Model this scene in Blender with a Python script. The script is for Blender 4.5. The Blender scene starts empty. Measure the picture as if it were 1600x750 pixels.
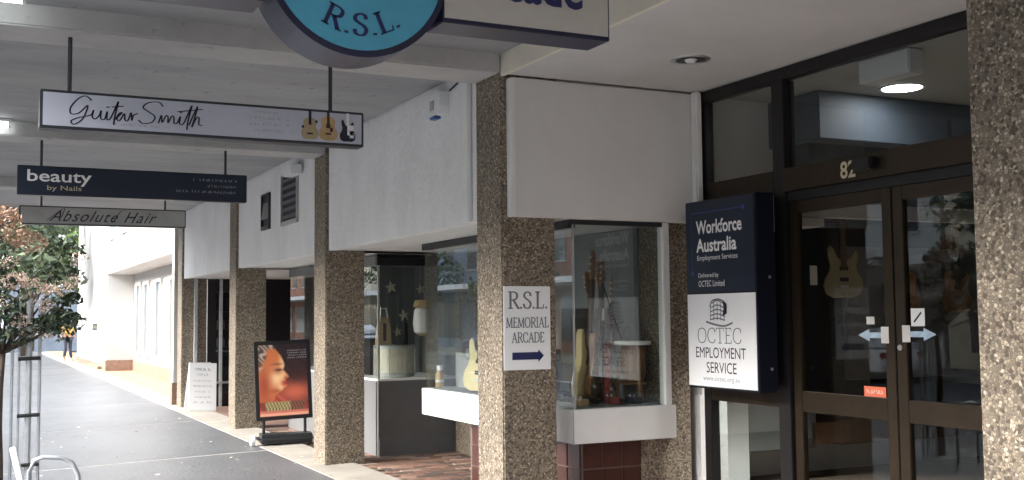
import bpy, bmesh, math, random
from mathutils import Vector, Matrix
random.seed(7)
R = math.radians
sc = bpy.context.scene

# ------------------------------------------------------------------ camera
cam_d = bpy.data.cameras.new('camera')
cam = bpy.data.objects.new('camera', cam_d)
sc.collection.objects.link(cam)
cam_d.sensor_width = 36.0
cam_d.lens = 36.0 * 1731.2 / 1600.0
cam_d.clip_start = 0.05
cam_d.clip_end = 3000
yaw, pit, rol = R(26.2235), R(3.9327), R(-0.5423)
fw = Vector((math.sin(yaw) * math.cos(pit), math.cos(yaw) * math.cos(pit), math.sin(pit)))
r0 = Vector((math.cos(yaw), -math.sin(yaw), 0))
u0 = r0.cross(fw)
rr = r0 * math.cos(rol) + u0 * math.sin(rol)
uu = -r0 * math.sin(rol) + u0 * math.cos(rol)
cm = Matrix.Identity(4)
for i in range(3):
    cm[i][0] = rr[i]; cm[i][1] = uu[i]; cm[i][2] = -fw[i]
cm.translation = Vector((0, 0, 1.6))
cam.matrix_world = cm
sc.camera = cam

# ------------------------------------------------------------------ sky, sun, exposure
SUN_EL, SUN_AZ = 27.0, 272.0          # azimuth: compass angle from +Y towards +X
world = bpy.data.worlds.new('World')
sc.world = world
world.use_nodes = True
wn, wl = world.node_tree.nodes, world.node_tree.links
wn.clear()
sky = wn.new('ShaderNodeTexSky')
sky.sky_type = 'NISHITA'
sky.sun_disc = False
sky.sun_elevation = R(SUN_EL)
sky.sun_rotation = R(SUN_AZ)
sky.dust_density = 4.0
sky.ozone_density = 1.0
hsv = wn.new('ShaderNodeHueSaturation')
hsv.inputs['Saturation'].default_value = 0.42
bgn = wn.new('ShaderNodeBackground')
bgn.inputs['Strength'].default_value = 0.15
wo = wn.new('ShaderNodeOutputWorld')
wl.new(sky.outputs[0], hsv.inputs['Color'])
wl.new(hsv.outputs[0], bgn.inputs['Color'])
wl.new(bgn.outputs[0], wo.inputs['Surface'])
sun_d = bpy.data.lights.new('sun', 'SUN')
sun_d.energy = 1.15
sun_d.angle = R(35)
sun_d.color = (1.0, 0.975, 0.94)
sun = bpy.data.objects.new('sun', sun_d)
sc.collection.objects.link(sun)
sd = Vector((math.sin(R(SUN_AZ)) * math.cos(R(SUN_EL)), math.cos(R(SUN_AZ)) * math.cos(R(SUN_EL)), math.sin(R(SUN_EL))))
sun.rotation_euler = (-sd).to_track_quat('-Z', 'Y').to_euler()
sc.view_settings.view_transform = 'Standard'
sc.view_settings.look = 'None'
sc.view_settings.gamma = 1.0
sc.view_settings.use_curve_mapping = False
sc.view_settings.exposure = 2.85
sc.render.engine = 'CYCLES'
sc.cycles.max_bounces = 10
sc.cycles.diffuse_bounces = 6
sc.cycles.glossy_bounces = 4
sc.cycles.transparent_max_bounces = 16
sc.cycles.use_denoising = True

# ------------------------------------------------------------------ materials
MATS = {}
def mat(name, col, rough=0.6, metal=0.0, noise=None, bump=None, emit=None, spec=None, coords='Object'):
    """noise=(scale, amount, [second colour]); bump=(scale, strength)"""
    if name in MATS: return MATS[name]
    m = bpy.data.materials.new(name); m.use_nodes = True
    nt = m.node_tree; b = nt.nodes['Principled BSDF']
    b.inputs['Base Color'].default_value = (*col, 1)
    b.inputs['Roughness'].default_value = rough
    b.inputs['Metallic'].default_value = metal
    if spec is not None: b.inputs['Specular IOR Level'].default_value = spec
    tc = None
    if noise or bump:
        tc = nt.nodes.new('ShaderNodeTexCoord')
    if noise:
        n = nt.nodes.new('ShaderNodeTexNoise'); n.inputs['Scale'].default_value = noise[0]
        n.inputs['Detail'].default_value = 8; n.inputs['Roughness'].default_value = 0.65
        nt.links.new(tc.outputs[coords], n.inputs['Vector'])
        rp = nt.nodes.new('ShaderNodeValToRGB')
        c2 = noise[2] if len(noise) > 2 else tuple(c * (1 - noise[1]) for c in col)
        c1 = tuple(min(1, c * (1 + noise[1] * 0.4)) for c in col)
        rp.color_ramp.elements[0].position = 0.3; rp.color_ramp.elements[0].color = (*c2, 1)
        rp.color_ramp.elements[1].position = 0.65; rp.color_ramp.elements[1].color = (*c1, 1)
        nt.links.new(n.outputs['Fac'], rp.inputs['Fac'])
        nt.links.new(rp.outputs['Color'], b.inputs['Base Color'])
    if bump:
        n2 = nt.nodes.new('ShaderNodeTexNoise'); n2.inputs['Scale'].default_value = bump[0]; n2.inputs['Detail'].default_value = 5
        nt.links.new(tc.outputs[coords], n2.inputs['Vector'])
        bp = nt.nodes.new('ShaderNodeBump'); bp.inputs['Strength'].default_value = bump[1]; bp.inputs['Distance'].default_value = 0.01
        nt.links.new(n2.outputs['Fac'], bp.inputs['Height'])
        nt.links.new(bp.outputs['Normal'], b.inputs['Normal'])
    if emit:
        b.inputs['Emission Color'].default_value = (*emit[0], 1)
        b.inputs['Emission Strength'].default_value = emit[1]
    MATS[name] = m
    return m

def mat_aggregate(name, tint=(1, 1, 1)):
    m = bpy.data.materials.new(name); m.use_nodes = True
    nt = m.node_tree; b = nt.nodes['Principled BSDF']; b.inputs['Roughness'].default_value = 0.75
    tc = nt.nodes.new('ShaderNodeTexCoord')
    v = nt.nodes.new('ShaderNodeTexVoronoi'); v.inputs['Scale'].default_value = 72; v.inputs['Randomness'].default_value = 1
    nt.links.new(tc.outputs['Object'], v.inputs['Vector'])
    sp = nt.nodes.new('ShaderNodeSeparateColor'); nt.links.new(v.outputs['Color'], sp.inputs['Color'])
    rp = nt.nodes.new('ShaderNodeValToRGB'); rp.color_ramp.interpolation = 'CONSTANT'
    cols = [(0.0, (0.097, 0.076, 0.054)), (0.16, (0.213, 0.173, 0.128)), (0.34, (0.315, 0.259, 0.192)), (0.52, (0.247, 0.211, 0.165)), (0.66, (0.369, 0.304, 0.225)), (0.84, (0.17, 0.133, 0.095)), (0.93, (0.504, 0.436, 0.341))]
    e = rp.color_ramp.elements
    e[0].position, e[0].color = cols[0][0], (*cols[0][1], 1)
    e[1].position, e[1].color = cols[1][0], (*cols[1][1], 1)
    for p, c in cols[2:]:
        x = e.new(p); x.color = (*c, 1)
    nt.links.new(sp.outputs['Red'], rp.inputs['Fac'])
    # mortar between the pebbles
    v2 = nt.nodes.new('ShaderNodeTexVoronoi'); v2.feature = 'DISTANCE_TO_EDGE'; v2.inputs['Scale'].default_value = 72
    nt.links.new(tc.outputs['Object'], v2.inputs['Vector'])
    mr = nt.nodes.new('ShaderNodeMapRange'); mr.inputs['From Max'].default_value = 0.13
    nt.links.new(v2.outputs['Distance'], mr.inputs['Value'])
    mx = nt.nodes.new('ShaderNodeMix'); mx.data_type = 'RGBA'
    mx.inputs['A'].default_value = (0.115, 0.095, 0.072, 1)
    nt.links.new(mr.outputs['Result'], mx.inputs['Factor']); nt.links.new(rp.outputs['Color'], mx.inputs['B'])
    # broad weathering
    n = nt.nodes.new('ShaderNodeTexNoise'); n.inputs['Scale'].default_value = 1.7; n.inputs['Detail'].default_value = 5
    nt.links.new(tc.outputs['Object'], n.inputs['Vector'])
    mr2 = nt.nodes.new('ShaderNodeMapRange'); mr2.inputs['From Min'].default_value = 0.3; mr2.inputs['From Max'].default_value = 0.7
    mr2.inputs['To Min'].default_value = 0.82; mr2.inputs['To Max'].default_value = 1.1
    nt.links.new(n.outputs['Fac'], mr2.inputs['Value'])
    mr2.inputs['To Min'].default_value = 0.72; mr2.inputs['To Max'].default_value = 1.12
    n.inputs['Roughness'].default_value = 0.7
    mx2 = nt.nodes.new('ShaderNodeMix'); mx2.data_type = 'RGBA'; mx2.blend_type = 'MULTIPLY'; mx2.inputs['Factor'].default_value = 1
    nt.links.new(mx.outputs['Result'], mx2.inputs['A']); nt.links.new(mr2.outputs['Result'], mx2.inputs['B'])
    nt.links.new(mx2.outputs['Result'], b.inputs['Base Color'])
    bp = nt.nodes.new('ShaderNodeBump'); bp.inputs['Strength'].default_value = 0.55; bp.inputs['Distance'].default_value = 0.006
    nt.links.new(v2.outputs['Distance'], bp.inputs['Height']); nt.links.new(bp.outputs['Normal'], b.inputs['Normal'])
    MATS[name] = m
    return m

def mat_glass(name, tint=(0.86, 0.9, 0.89), ior=1.5, boost=1.6, rough=0.0):
    m = bpy.data.materials.new(name); m.use_nodes = True
    nt = m.node_tree; nt.nodes.clear()
    out = nt.nodes.new('ShaderNodeOutputMaterial'); mx = nt.nodes.new('ShaderNodeMixShader')
    tr = nt.nodes.new('ShaderNodeBsdfTransparent'); tr.inputs['Color'].default_value = (*tint, 1)
    gl = nt.nodes.new('ShaderNodeBsdfGlossy'); gl.inputs['Roughness'].default_value = rough; gl.inputs['Color'].default_value = (0.92, 0.95, 0.96, 1)
    lw = nt.nodes.new('ShaderNodeLayerWeight'); lw.inputs['Blend'].default_value = 0.5
    pw = nt.nodes.new('ShaderNodeMath'); pw.operation = 'POWER'; pw.inputs[1].default_value = 5.0
    mu = nt.nodes.new('ShaderNodeMath'); mu.operation = 'MULTIPLY_ADD'; mu.inputs[1].default_value = 0.9; mu.inputs[2].default_value = 0.042 * boost; mu.use_clamp = True
    nt.links.new(lw.outputs['Facing'], pw.inputs[0]); nt.links.new(pw.outputs[0], mu.inputs[0]); nt.links.new(mu.outputs[0], mx.inputs[0])
    nt.links.new(tr.outputs[0], mx.inputs[1]); nt.links.new(gl.outputs[0], mx.inputs[2]); nt.links.new(mx.outputs[0], out.inputs[0])
    MATS[name] = m
    return m

def mat_brick(name, c1, c2, mortar, scale, bw=0.5, bh=0.25, ms=0.02):
    m = bpy.data.materials.new(name); m.use_nodes = True
    nt = m.node_tree; b = nt.nodes['Principled BSDF']; b.inputs['Roughness'].default_value = 0.85
    tc = nt.nodes.new('ShaderNodeTexCoord')
    br = nt.nodes.new('ShaderNodeTexBrick'); br.inputs['Scale'].default_value = scale
    br.inputs['Color1'].default_value = (*c1, 1); br.inputs['Color2'].default_value = (*c2, 1); br.inputs['Mortar'].default_value = (*mortar, 1)
    br.inputs['Brick Width'].default_value = bw; br.inputs['Row Height'].default_value = bh; br.inputs['Mortar Size'].default_value = ms
    nt.links.new(tc.outputs['Object'], br.inputs['Vector'])
    nt.links.new(br.outputs['Color'], b.inputs['Base Color'])
    MATS[name] = m
    return m

def mat_vcol(name, rough=0.5, spec=0.4):
    m = bpy.data.materials.new(name); m.use_nodes = True
    nt = m.node_tree; b = nt.nodes['Principled BSDF']; b.inputs['Roughness'].default_value = rough
    b.inputs['Specular IOR Level'].default_value = spec
    a = nt.nodes.new('ShaderNodeAttribute'); a.attribute_name = 'print'
    nt.links.new(a.outputs['Color'], b.inputs['Base Color'])
    MATS[name] = m
    return m

def mat_stained(name, col, dirt, amount, scale=1.2, rough=0.8, bump=(40, 0.1), spots=True, streak=(1, 1, 1)):
    """painted surface with blotchy stains and small dark marks"""
    m = bpy.data.materials.new(name); m.use_nodes = True
    nt = m.node_tree; b = nt.nodes['Principled BSDF']; b.inputs['Roughness'].default_value = rough
    tc = nt.nodes.new('ShaderNodeTexCoord')
    mp = nt.nodes.new('ShaderNodeMapping'); mp.inputs['Scale'].default_value = streak
    nt.links.new(tc.outputs['Object'], mp.inputs['Vector'])
    n = nt.nodes.new('ShaderNodeTexNoise'); n.inputs['Scale'].default_value = scale; n.inputs['Detail'].default_value = 9; n.inputs['Roughness'].default_value = 0.7
    nt.links.new(mp.outputs['Vector'], n.inputs['Vector'])
    mr = nt.nodes.new('ShaderNodeMapRange'); mr.inputs['From Min'].default_value = 0.42; mr.inputs['From Max'].default_value = 0.75
    mr.inputs['To Max'].default_value = amount
    nt.links.new(n.outputs['Fac'], mr.inputs['Value'])
    mx = nt.nodes.new('ShaderNodeMix'); mx.data_type = 'RGBA'
    mx.inputs['A'].default_value = (*col, 1); mx.inputs['B'].default_value = (*dirt, 1)
    nt.links.new(mr.outputs['Result'], mx.inputs['Factor'])
    last = mx.outputs['Result']
    if spots:
        v = nt.nodes.new('ShaderNodeTexNoise'); v.inputs['Scale'].default_value = 9.0; v.inputs['Detail'].default_value = 4
        nt.links.new(tc.outputs['Object'], v.inputs['Vector'])
        m2 = nt.nodes.new('ShaderNodeMapRange'); m2.inputs['From Min'].default_value = 0.66; m2.inputs['From Max'].default_value = 0.74; m2.inputs['To Max'].default_value = 0.6
        nt.links.new(v.outputs['Fac'], m2.inputs['Value'])
        x2 = nt.nodes.new('ShaderNodeMix'); x2.data_type = 'RGBA'; x2.inputs['B'].default_value = (*[d * 0.5 for d in dirt], 1)
        nt.links.new(last, x2.inputs['A']); nt.links.new(m2.outputs['Result'], x2.inputs['Factor'])
        last = x2.outputs['Result']
    nt.links.new(last, b.inputs['Base Color'])
    n2 = nt.nodes.new('ShaderNodeTexNoise'); n2.inputs['Scale'].default_value = bump[0]; n2.inputs['Detail'].default_value = 4
    nt.links.new(tc.outputs['Object'], n2.inputs['Vector'])
    bp = nt.nodes.new('ShaderNodeBump'); bp.inputs['Strength'].default_value = bump[1]; bp.inputs['Distance'].default_value = 0.02
    nt.links.new(n2.outputs['Fac'], bp.inputs['Height']); nt.links.new(bp.outputs['Normal'], b.inputs['Normal'])
    MATS[name] = m
    return m

mat_aggregate('aggregate')
mat_glass('pane_glass')
mat_glass('shop_glass', tint=(0.93, 0.955, 0.95), boost=2.1)
mat_glass('door_glass', tint=(0.84, 0.86, 0.86), boost=0.8)
mat_stained('render_white', (0.80, 0.80, 0.80), (0.47, 0.47, 0.45), 0.38, 1.4, bump=(16, 0.5), spots=False, streak=(1.3, 1.3, 0.6))
mat_stained('panel_white', (0.70, 0.70, 0.69), (0.52, 0.52, 0.50), 0.4, 1.1, bump=(5, 0.3), spots=False, streak=(1.2, 1.2, 0.6))
mat_stained('beam_paint_lit', (0.46, 0.46, 0.455), (0.25, 0.25, 0.25), 0.6, 1.1, bump=(10, 0.3))  # lighter copy of the awning paint: light on the beams put into the colour
mat_stained('soffit_paint_shaded', (0.33, 0.337, 0.345), (0.16, 0.165, 0.175), 0.7, 0.9, bump=(10, 0.3), streak=(0.6, 1.6, 1))  # same awning paint darkened: underside shade put into the colour, plus stains
mat_stained('soffit_inner', (0.58, 0.585, 0.58), (0.42, 0.42, 0.41), 0.45, 0.9, bump=(5, 0.1), spots=False)
mat_stained('step_cream', (0.72, 0.68, 0.57), (0.5, 0.46, 0.38), 0.4, 1.2, bump=(8, 0.1), spots=False)
mat_stained('path', (0.135, 0.14, 0.151), (0.068, 0.071, 0.077), 0.85, 0.8, rough=0.42, bump=(26, 0.35), streak=(1, 0.6, 1))
mat_stained('concrete', (0.36, 0.335, 0.295), (0.21, 0.195, 0.17), 0.8, 1.6, rough=0.85, bump=(60, 0.25))
mat('joint', (0.42, 0.41, 0.39), 0.9, noise=(5, 0.35))
mat('asphalt', (0.10, 0.10, 0.105), 0.9, noise=(3, 0.3), bump=(90, 0.4))
mat('ground_soil', (0.20, 0.19, 0.17), 0.95, noise=(0.6, 0.3))
mat('kerb', (0.42, 0.41, 0.39), 0.85, noise=(4, 0.25))
mat('white_gloss', (0.82, 0.83, 0.83), 0.35, noise=(2.5, 0.06))
mat('white_trim', (0.78, 0.78, 0.76), 0.5, noise=(3, 0.1))
mat('bronze', (0.040, 0.028, 0.017), 0.38, 0.55, noise=(6, 0.25))
mat('black_metal', (0.016, 0.015, 0.016), 0.4, 0.3)
mat('dark_frame', (0.03, 0.033, 0.036), 0.45, 0.3)
mat('navy', (0.016, 0.018, 0.05), 0.35, noise=(4, 0.3))
mat('navy_dark', (0.004, 0.007, 0.017), 0.35)
mat('sign_blue', (0.006, 0.014, 0.036), 0.4, noise=(3, 0.2))
mat('sign_white', (0.52, 0.55, 0.64), 0.4, noise=(1.4, 0.12))
mat('sign_white_bright', (0.86, 0.88, 0.90), 0.35)
mat('sign_grey', (0.38, 0.38, 0.36), 0.55, noise=(3, 0.2))
mat('sign_cream', (0.52, 0.505, 0.46), 0.5, noise=(2, 0.15))
mat('disc_blue', (0.08, 0.37, 0.54), 0.35, noise=(2.2, 0.2))
mat('ink', (0.012, 0.013, 0.03), 0.5)
mat('ink_navy', (0.015, 0.02, 0.10), 0.45)
mat('ink_grey', (0.16, 0.17, 0.20), 0.5)
mat('ink_mid', (0.32, 0.33, 0.36), 0.5)
mat('letter_white', (0.85, 0.85, 0.85), 0.45)
mat('letter_pale', (0.50, 0.52, 0.56), 0.5)
mat('line_blue', (0.03, 0.06, 0.22), 0.4)
mat('tan', (0.42, 0.33, 0.2), 0.5)
mat('steel', (0.55, 0.56, 0.57), 0.35, 0.8, noise=(8, 0.15))
mat('galv', (0.50, 0.52, 0.54), 0.5, 0.35, noise=(9, 0.2))
mat('rod', (0.05, 0.055, 0.065), 0.5, 0.4)
mat('tile_red', (0.075, 0.026, 0.021), 0.28, noise=(7, 0.4))
mat('grout', (0.17, 0.12, 0.105), 0.9)
mat('paver_a', (0.20, 0.115, 0.085), 0.85, noise=(8, 0.35))
mat('paver_b', (0.27, 0.155, 0.115), 0.85, noise=(8, 0.35))
mat('paver_c', (0.115, 0.082, 0.068), 0.85, noise=(8, 0.35))
mat('paver_d', (0.33, 0.24, 0.19), 0.85, noise=(8, 0.35))
mat('paver_bed', (0.20, 0.17, 0.145), 0.95, noise=(12, 0.3))
mat('grey_panel', (0.15, 0.157, 0.16), 0.45, noise=(2, 0.15))
mat('grey_panel_light', (0.17, 0.175, 0.18), 0.45, noise=(2, 0.15))
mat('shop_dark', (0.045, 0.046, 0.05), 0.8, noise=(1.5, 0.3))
mat('shop_grey', (0.23, 0.24, 0.245), 0.8, noise=(1.5, 0.2))
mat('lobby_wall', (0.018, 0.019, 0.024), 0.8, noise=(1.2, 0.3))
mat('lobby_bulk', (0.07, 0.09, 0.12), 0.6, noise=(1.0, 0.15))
mat('lobby_ceil', (0.40, 0.41, 0.39), 0.8)
mat('carpet', (0.13, 0.10, 0.075), 0.95, noise=(20, 0.3))
mat('wood', (0.30, 0.16, 0.07), 0.45, noise=(6, 0.4))
mat('wood_dark', (0.07, 0.035, 0.018), 0.4, noise=(6, 0.4))
mat('wood_pale', (0.52, 0.36, 0.18), 0.4, noise=(5, 0.25))
mat('guitar_cream', (0.74, 0.62, 0.34), 0.3, noise=(3, 0.12))
mat('guitar_white', (0.72, 0.70, 0.6), 0.3)
mat('guitar_dull', (0.30, 0.26, 0.15), 0.4, noise=(3, 0.2))
mat('guitar_red', (0.22, 0.02, 0.015), 0.25)
mat('guitar_sun', (0.42, 0.19, 0.06), 0.25, noise=(4, 0.5))
mat('cream_drum', (0.62, 0.58, 0.46), 0.5, noise=(4, 0.25))
mat('paper', (0.75, 0.75, 0.73), 0.7)
mat('paper_grey', (0.34, 0.35, 0.35), 0.7, noise=(4, 0.3))
mat('sticker_blue', (0.50, 0.66, 0.82), 0.5, noise=(20, 0.3))
mat('sticker_orange', (0.78, 0.17, 0.09), 0.5)
mat('brown_stone', (0.26, 0.17, 0.125), 0.6, noise=(9, 0.3))
mat('plaster', (0.50, 0.50, 0.49), 0.8, noise=(0.8, 0.08))
mat('plaster_b', (0.70, 0.73, 0.76), 0.8)
mat('bark', (0.10, 0.075, 0.055), 0.9, noise=(9, 0.5))
mat('leaf_a', (0.085, 0.115, 0.065), 0.6, spec=0.3)
mat('leaf_b', (0.032, 0.052, 0.032), 0.6, spec=0.3)
mat('leaf_c', (0.11, 0.17, 0.045), 0.6, spec=0.3)
mat('leaf_rust', (0.46, 0.31, 0.22), 0.6)
mat('petal', (0.72, 0.53, 0.45), 0.7)
mat('petal_pale', (0.80, 0.68, 0.58), 0.7)
mat('rubber', (0.02, 0.02, 0.02), 0.7)
mat('tube_lit', (0.9, 0.92, 0.92), 0.3, emit=((0.95, 1.0, 1.0), 1.6))
mat('lamp_lit', (1, 1, 1), 0.3, emit=((1.0, 0.98, 0.94), 7.0))
mat('plastic_white', (0.76, 0.77, 0.78), 0.4)
mat('plastic_blue', (0.03, 0.10, 0.30), 0.3)
mat('window_dark', (0.05, 0.06, 0.07), 0.08, spec=0.6)
mat('window_blue', (0.15, 0.19, 0.22), 0.3, spec=0.6)
mat('wall_brick', (0.30, 0.14, 0.09), 0.85, noise=(3, 0.3))
mat('wall_cream', (0.62, 0.55, 0.42), 0.85, noise=(1, 0.15))
mat('wall_blue', (0.22, 0.26, 0.32), 0.85, noise=(1, 0.2))
mat('wall_grey', (0.40, 0.40, 0.40), 0.85, noise=(1, 0.15))
mat('roof_iron', (0.25, 0.25, 0.26), 0.5, noise=(2, 0.2))
mat('skin', (0.50, 0.30, 0.21), 0.6)
mat('cloth_yellow', (0.62, 0.42, 0.12), 0.9)
mat('cloth_dark', (0.05, 0.055, 0.08), 0.9)
mat('hair_dark', (0.03, 0.02, 0.015), 0.7)
mat_brick('orange_paving', (0.50, 0.29, 0.16), (0.42, 0.235, 0.13), (0.34, 0.24, 0.17), 4.0)
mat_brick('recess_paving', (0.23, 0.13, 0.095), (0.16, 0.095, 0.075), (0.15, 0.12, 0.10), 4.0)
mat_vcol('printed', 0.35, 0.5)

# ------------------------------------------------------------------ helpers
def link(o, parent=None):
    sc.collection.objects.link(o)
    if parent is not None: o.parent = parent
    return o
def tag(o, label=None, cat=None, group=None, kind=None):
    if label: o['label'] = label
    if cat: o['category'] = cat
    if group: o['group'] = group
    if kind: o['kind'] = kind
    return o
def empty(name, loc=(0, 0, 0), label=None, cat=None, group=None, kind=None, rz=0):
    o = bpy.data.objects.new(name, None)
    o.location = loc; o.rotation_euler = (0, 0, rz); o.empty_display_size = 0.1
    link(o); tag(o, label, cat, group, kind)
    return o

class MB:
    """collects shapes, then build() links them as one mesh object"""
    def __init__(s): s.bm = bmesh.new()
    def box(s, x0, x1, y0, y1, z0, z1, bev=0.0):
        x0, x1 = sorted((x0, x1)); y0, y1 = sorted((y0, y1)); z0, z1 = sorted((z0, z1))
        r = bmesh.ops.create_cube(s.bm, size=1.0)
        vs = r['verts']
        for v in vs:
            v.co = Vector(((x0 + x1) / 2 + v.co.x * (x1 - x0), (y0 + y1) / 2 + v.co.y * (y1 - y0), (z0 + z1) / 2 + v.co.z * (z1 - z0)))
        if bev > 0:
            es = list({e for v in vs for e in v.link_edges})
            bmesh.ops.bevel(s.bm, geom=es, offset=bev, segments=2, affect='EDGES', clamp_overlap=True)
        return s
    def tube(s, pts, r, seg=8, r2=None):
        pts = [Vector(p) for p in pts]; n = len(pts); rings = []
        up = Vector((0.13, 0.2, 1)).normalized()
        for i, p in enumerate(pts):
            d = (pts[min(i + 1, n - 1)] - pts[max(i - 1, 0)]).normalized()
            a = d.cross(up)
            if a.length < 1e-3: a = d.cross(Vector((1, 0, 0)))
            a.normalize(); b = d.cross(a).normalized()
            rad = r if r2 is None else r + (r2 - r) * i / max(1, n - 1)
            rings.append([s.bm.verts.new(p + (a * math.cos(2 * math.pi * k / seg) + b * math.sin(2 * math.pi * k / seg)) * rad) for k in range(seg)])
        for i in range(n - 1):
            for k in range(seg):
                s.bm.faces.new((rings[i][k], rings[i][(k + 1) % seg], rings[i + 1][(k + 1) % seg], rings[i + 1][k]))
        s.bm.faces.new(rings[0]); s.bm.faces.new(list(reversed(rings[-1])))
        return s
    def lathe(s, prof, c=(0, 0, 0), seg=24, axis='Z', caps=True):
        c = Vector(c); rings = []
        for (r, h) in prof:
            ring = []
            for k in range(seg):
                a = 2 * math.pi * k / seg
                p = Vector((r * math.cos(a), r * math.sin(a), h))
                if axis == 'Y': p = Vector((p.x, p.z, p.y))
                if axis == 'X': p = Vector((p.z, p.x, p.y))
                ring.append(s.bm.verts.new(c + p))
            rings.append(ring)
        for i in range(len(rings) - 1):
            for k in range(seg):
                s.bm.faces.new((rings[i][k], rings[i][(k + 1) % seg], rings[i + 1][(k + 1) % seg], rings[i + 1][k]))
        if caps: s.bm.faces.new(list(reversed(rings[0]))); s.bm.faces.new(rings[-1])
        return s
    def poly(s, pts2, o, u, v, t):
        """outline pts2 in the plane (o,u,v) extruded by vector t"""
        o, u, v, t = Vector(o), Vector(u), Vector(v), Vector(t)
        a = [s.bm.verts.new(o + u * p[0] + v * p[1]) for p in pts2]
        b = [s.bm.verts.new(o + u * p[0] + v * p[1] + t) for p in pts2]
        n = len(a)
        s.bm.faces.new(a); s.bm.faces.new(list(reversed(b)))
        for i in range(n): s.bm.faces.new((a[i], b[i], b[(i + 1) % n], a[(i + 1) % n]))
        return s
    def ribbon(s, pts2, w, o, u, v, t, smooth=True, w2=None):
        """flat pen stroke of width w along 2-D points"""
        P = [Vector((p[0], p[1])) for p in pts2]
        if smooth and len(P) > 2:
            Q = []
            for i in range(len(P) - 1):
                p0, p1, p2, p3 = P[max(0, i - 1)], P[i], P[i + 1], P[min(len(P) - 1, i + 2)]
                for k in range(5):
                    q = k / 5
                    Q.append(0.5 * ((2 * p1) + (p2 - p0) * q + (2 * p0 - 5 * p1 + 4 * p2 - p3) * q * q + (3 * p1 - p0 - 3 * p2 + p3) * q ** 3))
            Q.append(P[-1]); P = Q
        n = len(P); L = []; Rr = []
        o, u, v, t = Vector(o), Vector(u), Vector(v), Vector(t)
        for i in range(n):
            d = P[min(i + 1, n - 1)] - P[max(i - 1, 0)]
            if d.length < 1e-9: d = Vector((1, 0))
            d.normalize(); nn = Vector((-d.y, d.x))
            ww = w
            if w2 is not None: ww = w2 + (w - w2) * abs(d.y) ** 1.2      # thick down-strokes, thin cross-strokes
            a = P[i] + nn * ww / 2; b = P[i] - nn * ww / 2
            L.append(s.bm.verts.new(o + u * a.x + v * a.y + t)); Rr.append(s.bm.verts.new(o + u * b.x + v * b.y + t))
        for i in range(n - 1): s.bm.faces.new((L[i], L[i + 1], Rr[i + 1], Rr[i]))
        return s
    def build(s, name, m, parent=None, smooth=False, fix=True):
        if fix: bmesh.ops.recalc_face_normals(s.bm, faces=s.bm.faces)
        me = bpy.data.meshes.new(name); s.bm.to_mesh(me); s.bm.free()
        ms = m if isinstance(m, (list, tuple)) else [m]
        for x in ms: me.materials.append(MATS[x])
        if smooth:
            for p in me.polygons: p.use_smooth = True
        return link(bpy.data.objects.new(name, me), parent)

def box(name, m, ext, parent=None, bev=0.0):
    return MB().box(*ext, bev=bev).build(name, m, parent)

def text_mesh(body, shear=0.0, bold=0.0, spacing=1.0):
    cu = bpy.data.curves.new('t', 'FONT'); cu.body = body; cu.size = 1.0; cu.shear = shear; cu.offset = bold
    cu.space_character = spacing; cu.resolution_u = 3
    o = bpy.data.objects.new('t', cu); sc.collection.objects.link(o)
    dg = bpy.context.evaluated_depsgraph_get(); dg.update()
    me = bpy.data.meshes.new_from_object(o.evaluated_get(dg))
    bpy.data.objects.remove(o); bpy.data.curves.remove(cu)
    return me

def text(name, body, m, o, u, v, w=None, h=None, parent=None, t=(0, 0, 0), shear=0.0, bold=0.0, spacing=1.0):
    """lettering: lower-left at o, fitted to width w and/or height h along unit vectors u, v"""
    me = text_mesh(body, shear, bold, spacing); me.name = name
    xs = [p.co.x for p in me.vertices]; ys = [p.co.y for p in me.vertices]
    x0, x1, y0, y1 = min(xs), max(xs), min(ys), max(ys)
    sx = w / (x1 - x0) if w else None; sy = h / (y1 - y0) if h else None
    if sx is None: sx = sy
    if sy is None: sy = sx
    o, u, v, t = Vector(o), Vector(u), Vector(v), Vector(t)
    for p in me.vertices: p.co = o + u * ((p.co.x - x0) * sx) + v * ((p.co.y - y0) * sy) + t
    me.materials.clear(); me.materials.append(MATS[m])
    return link(bpy.data.objects.new(name, me), parent)

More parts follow.
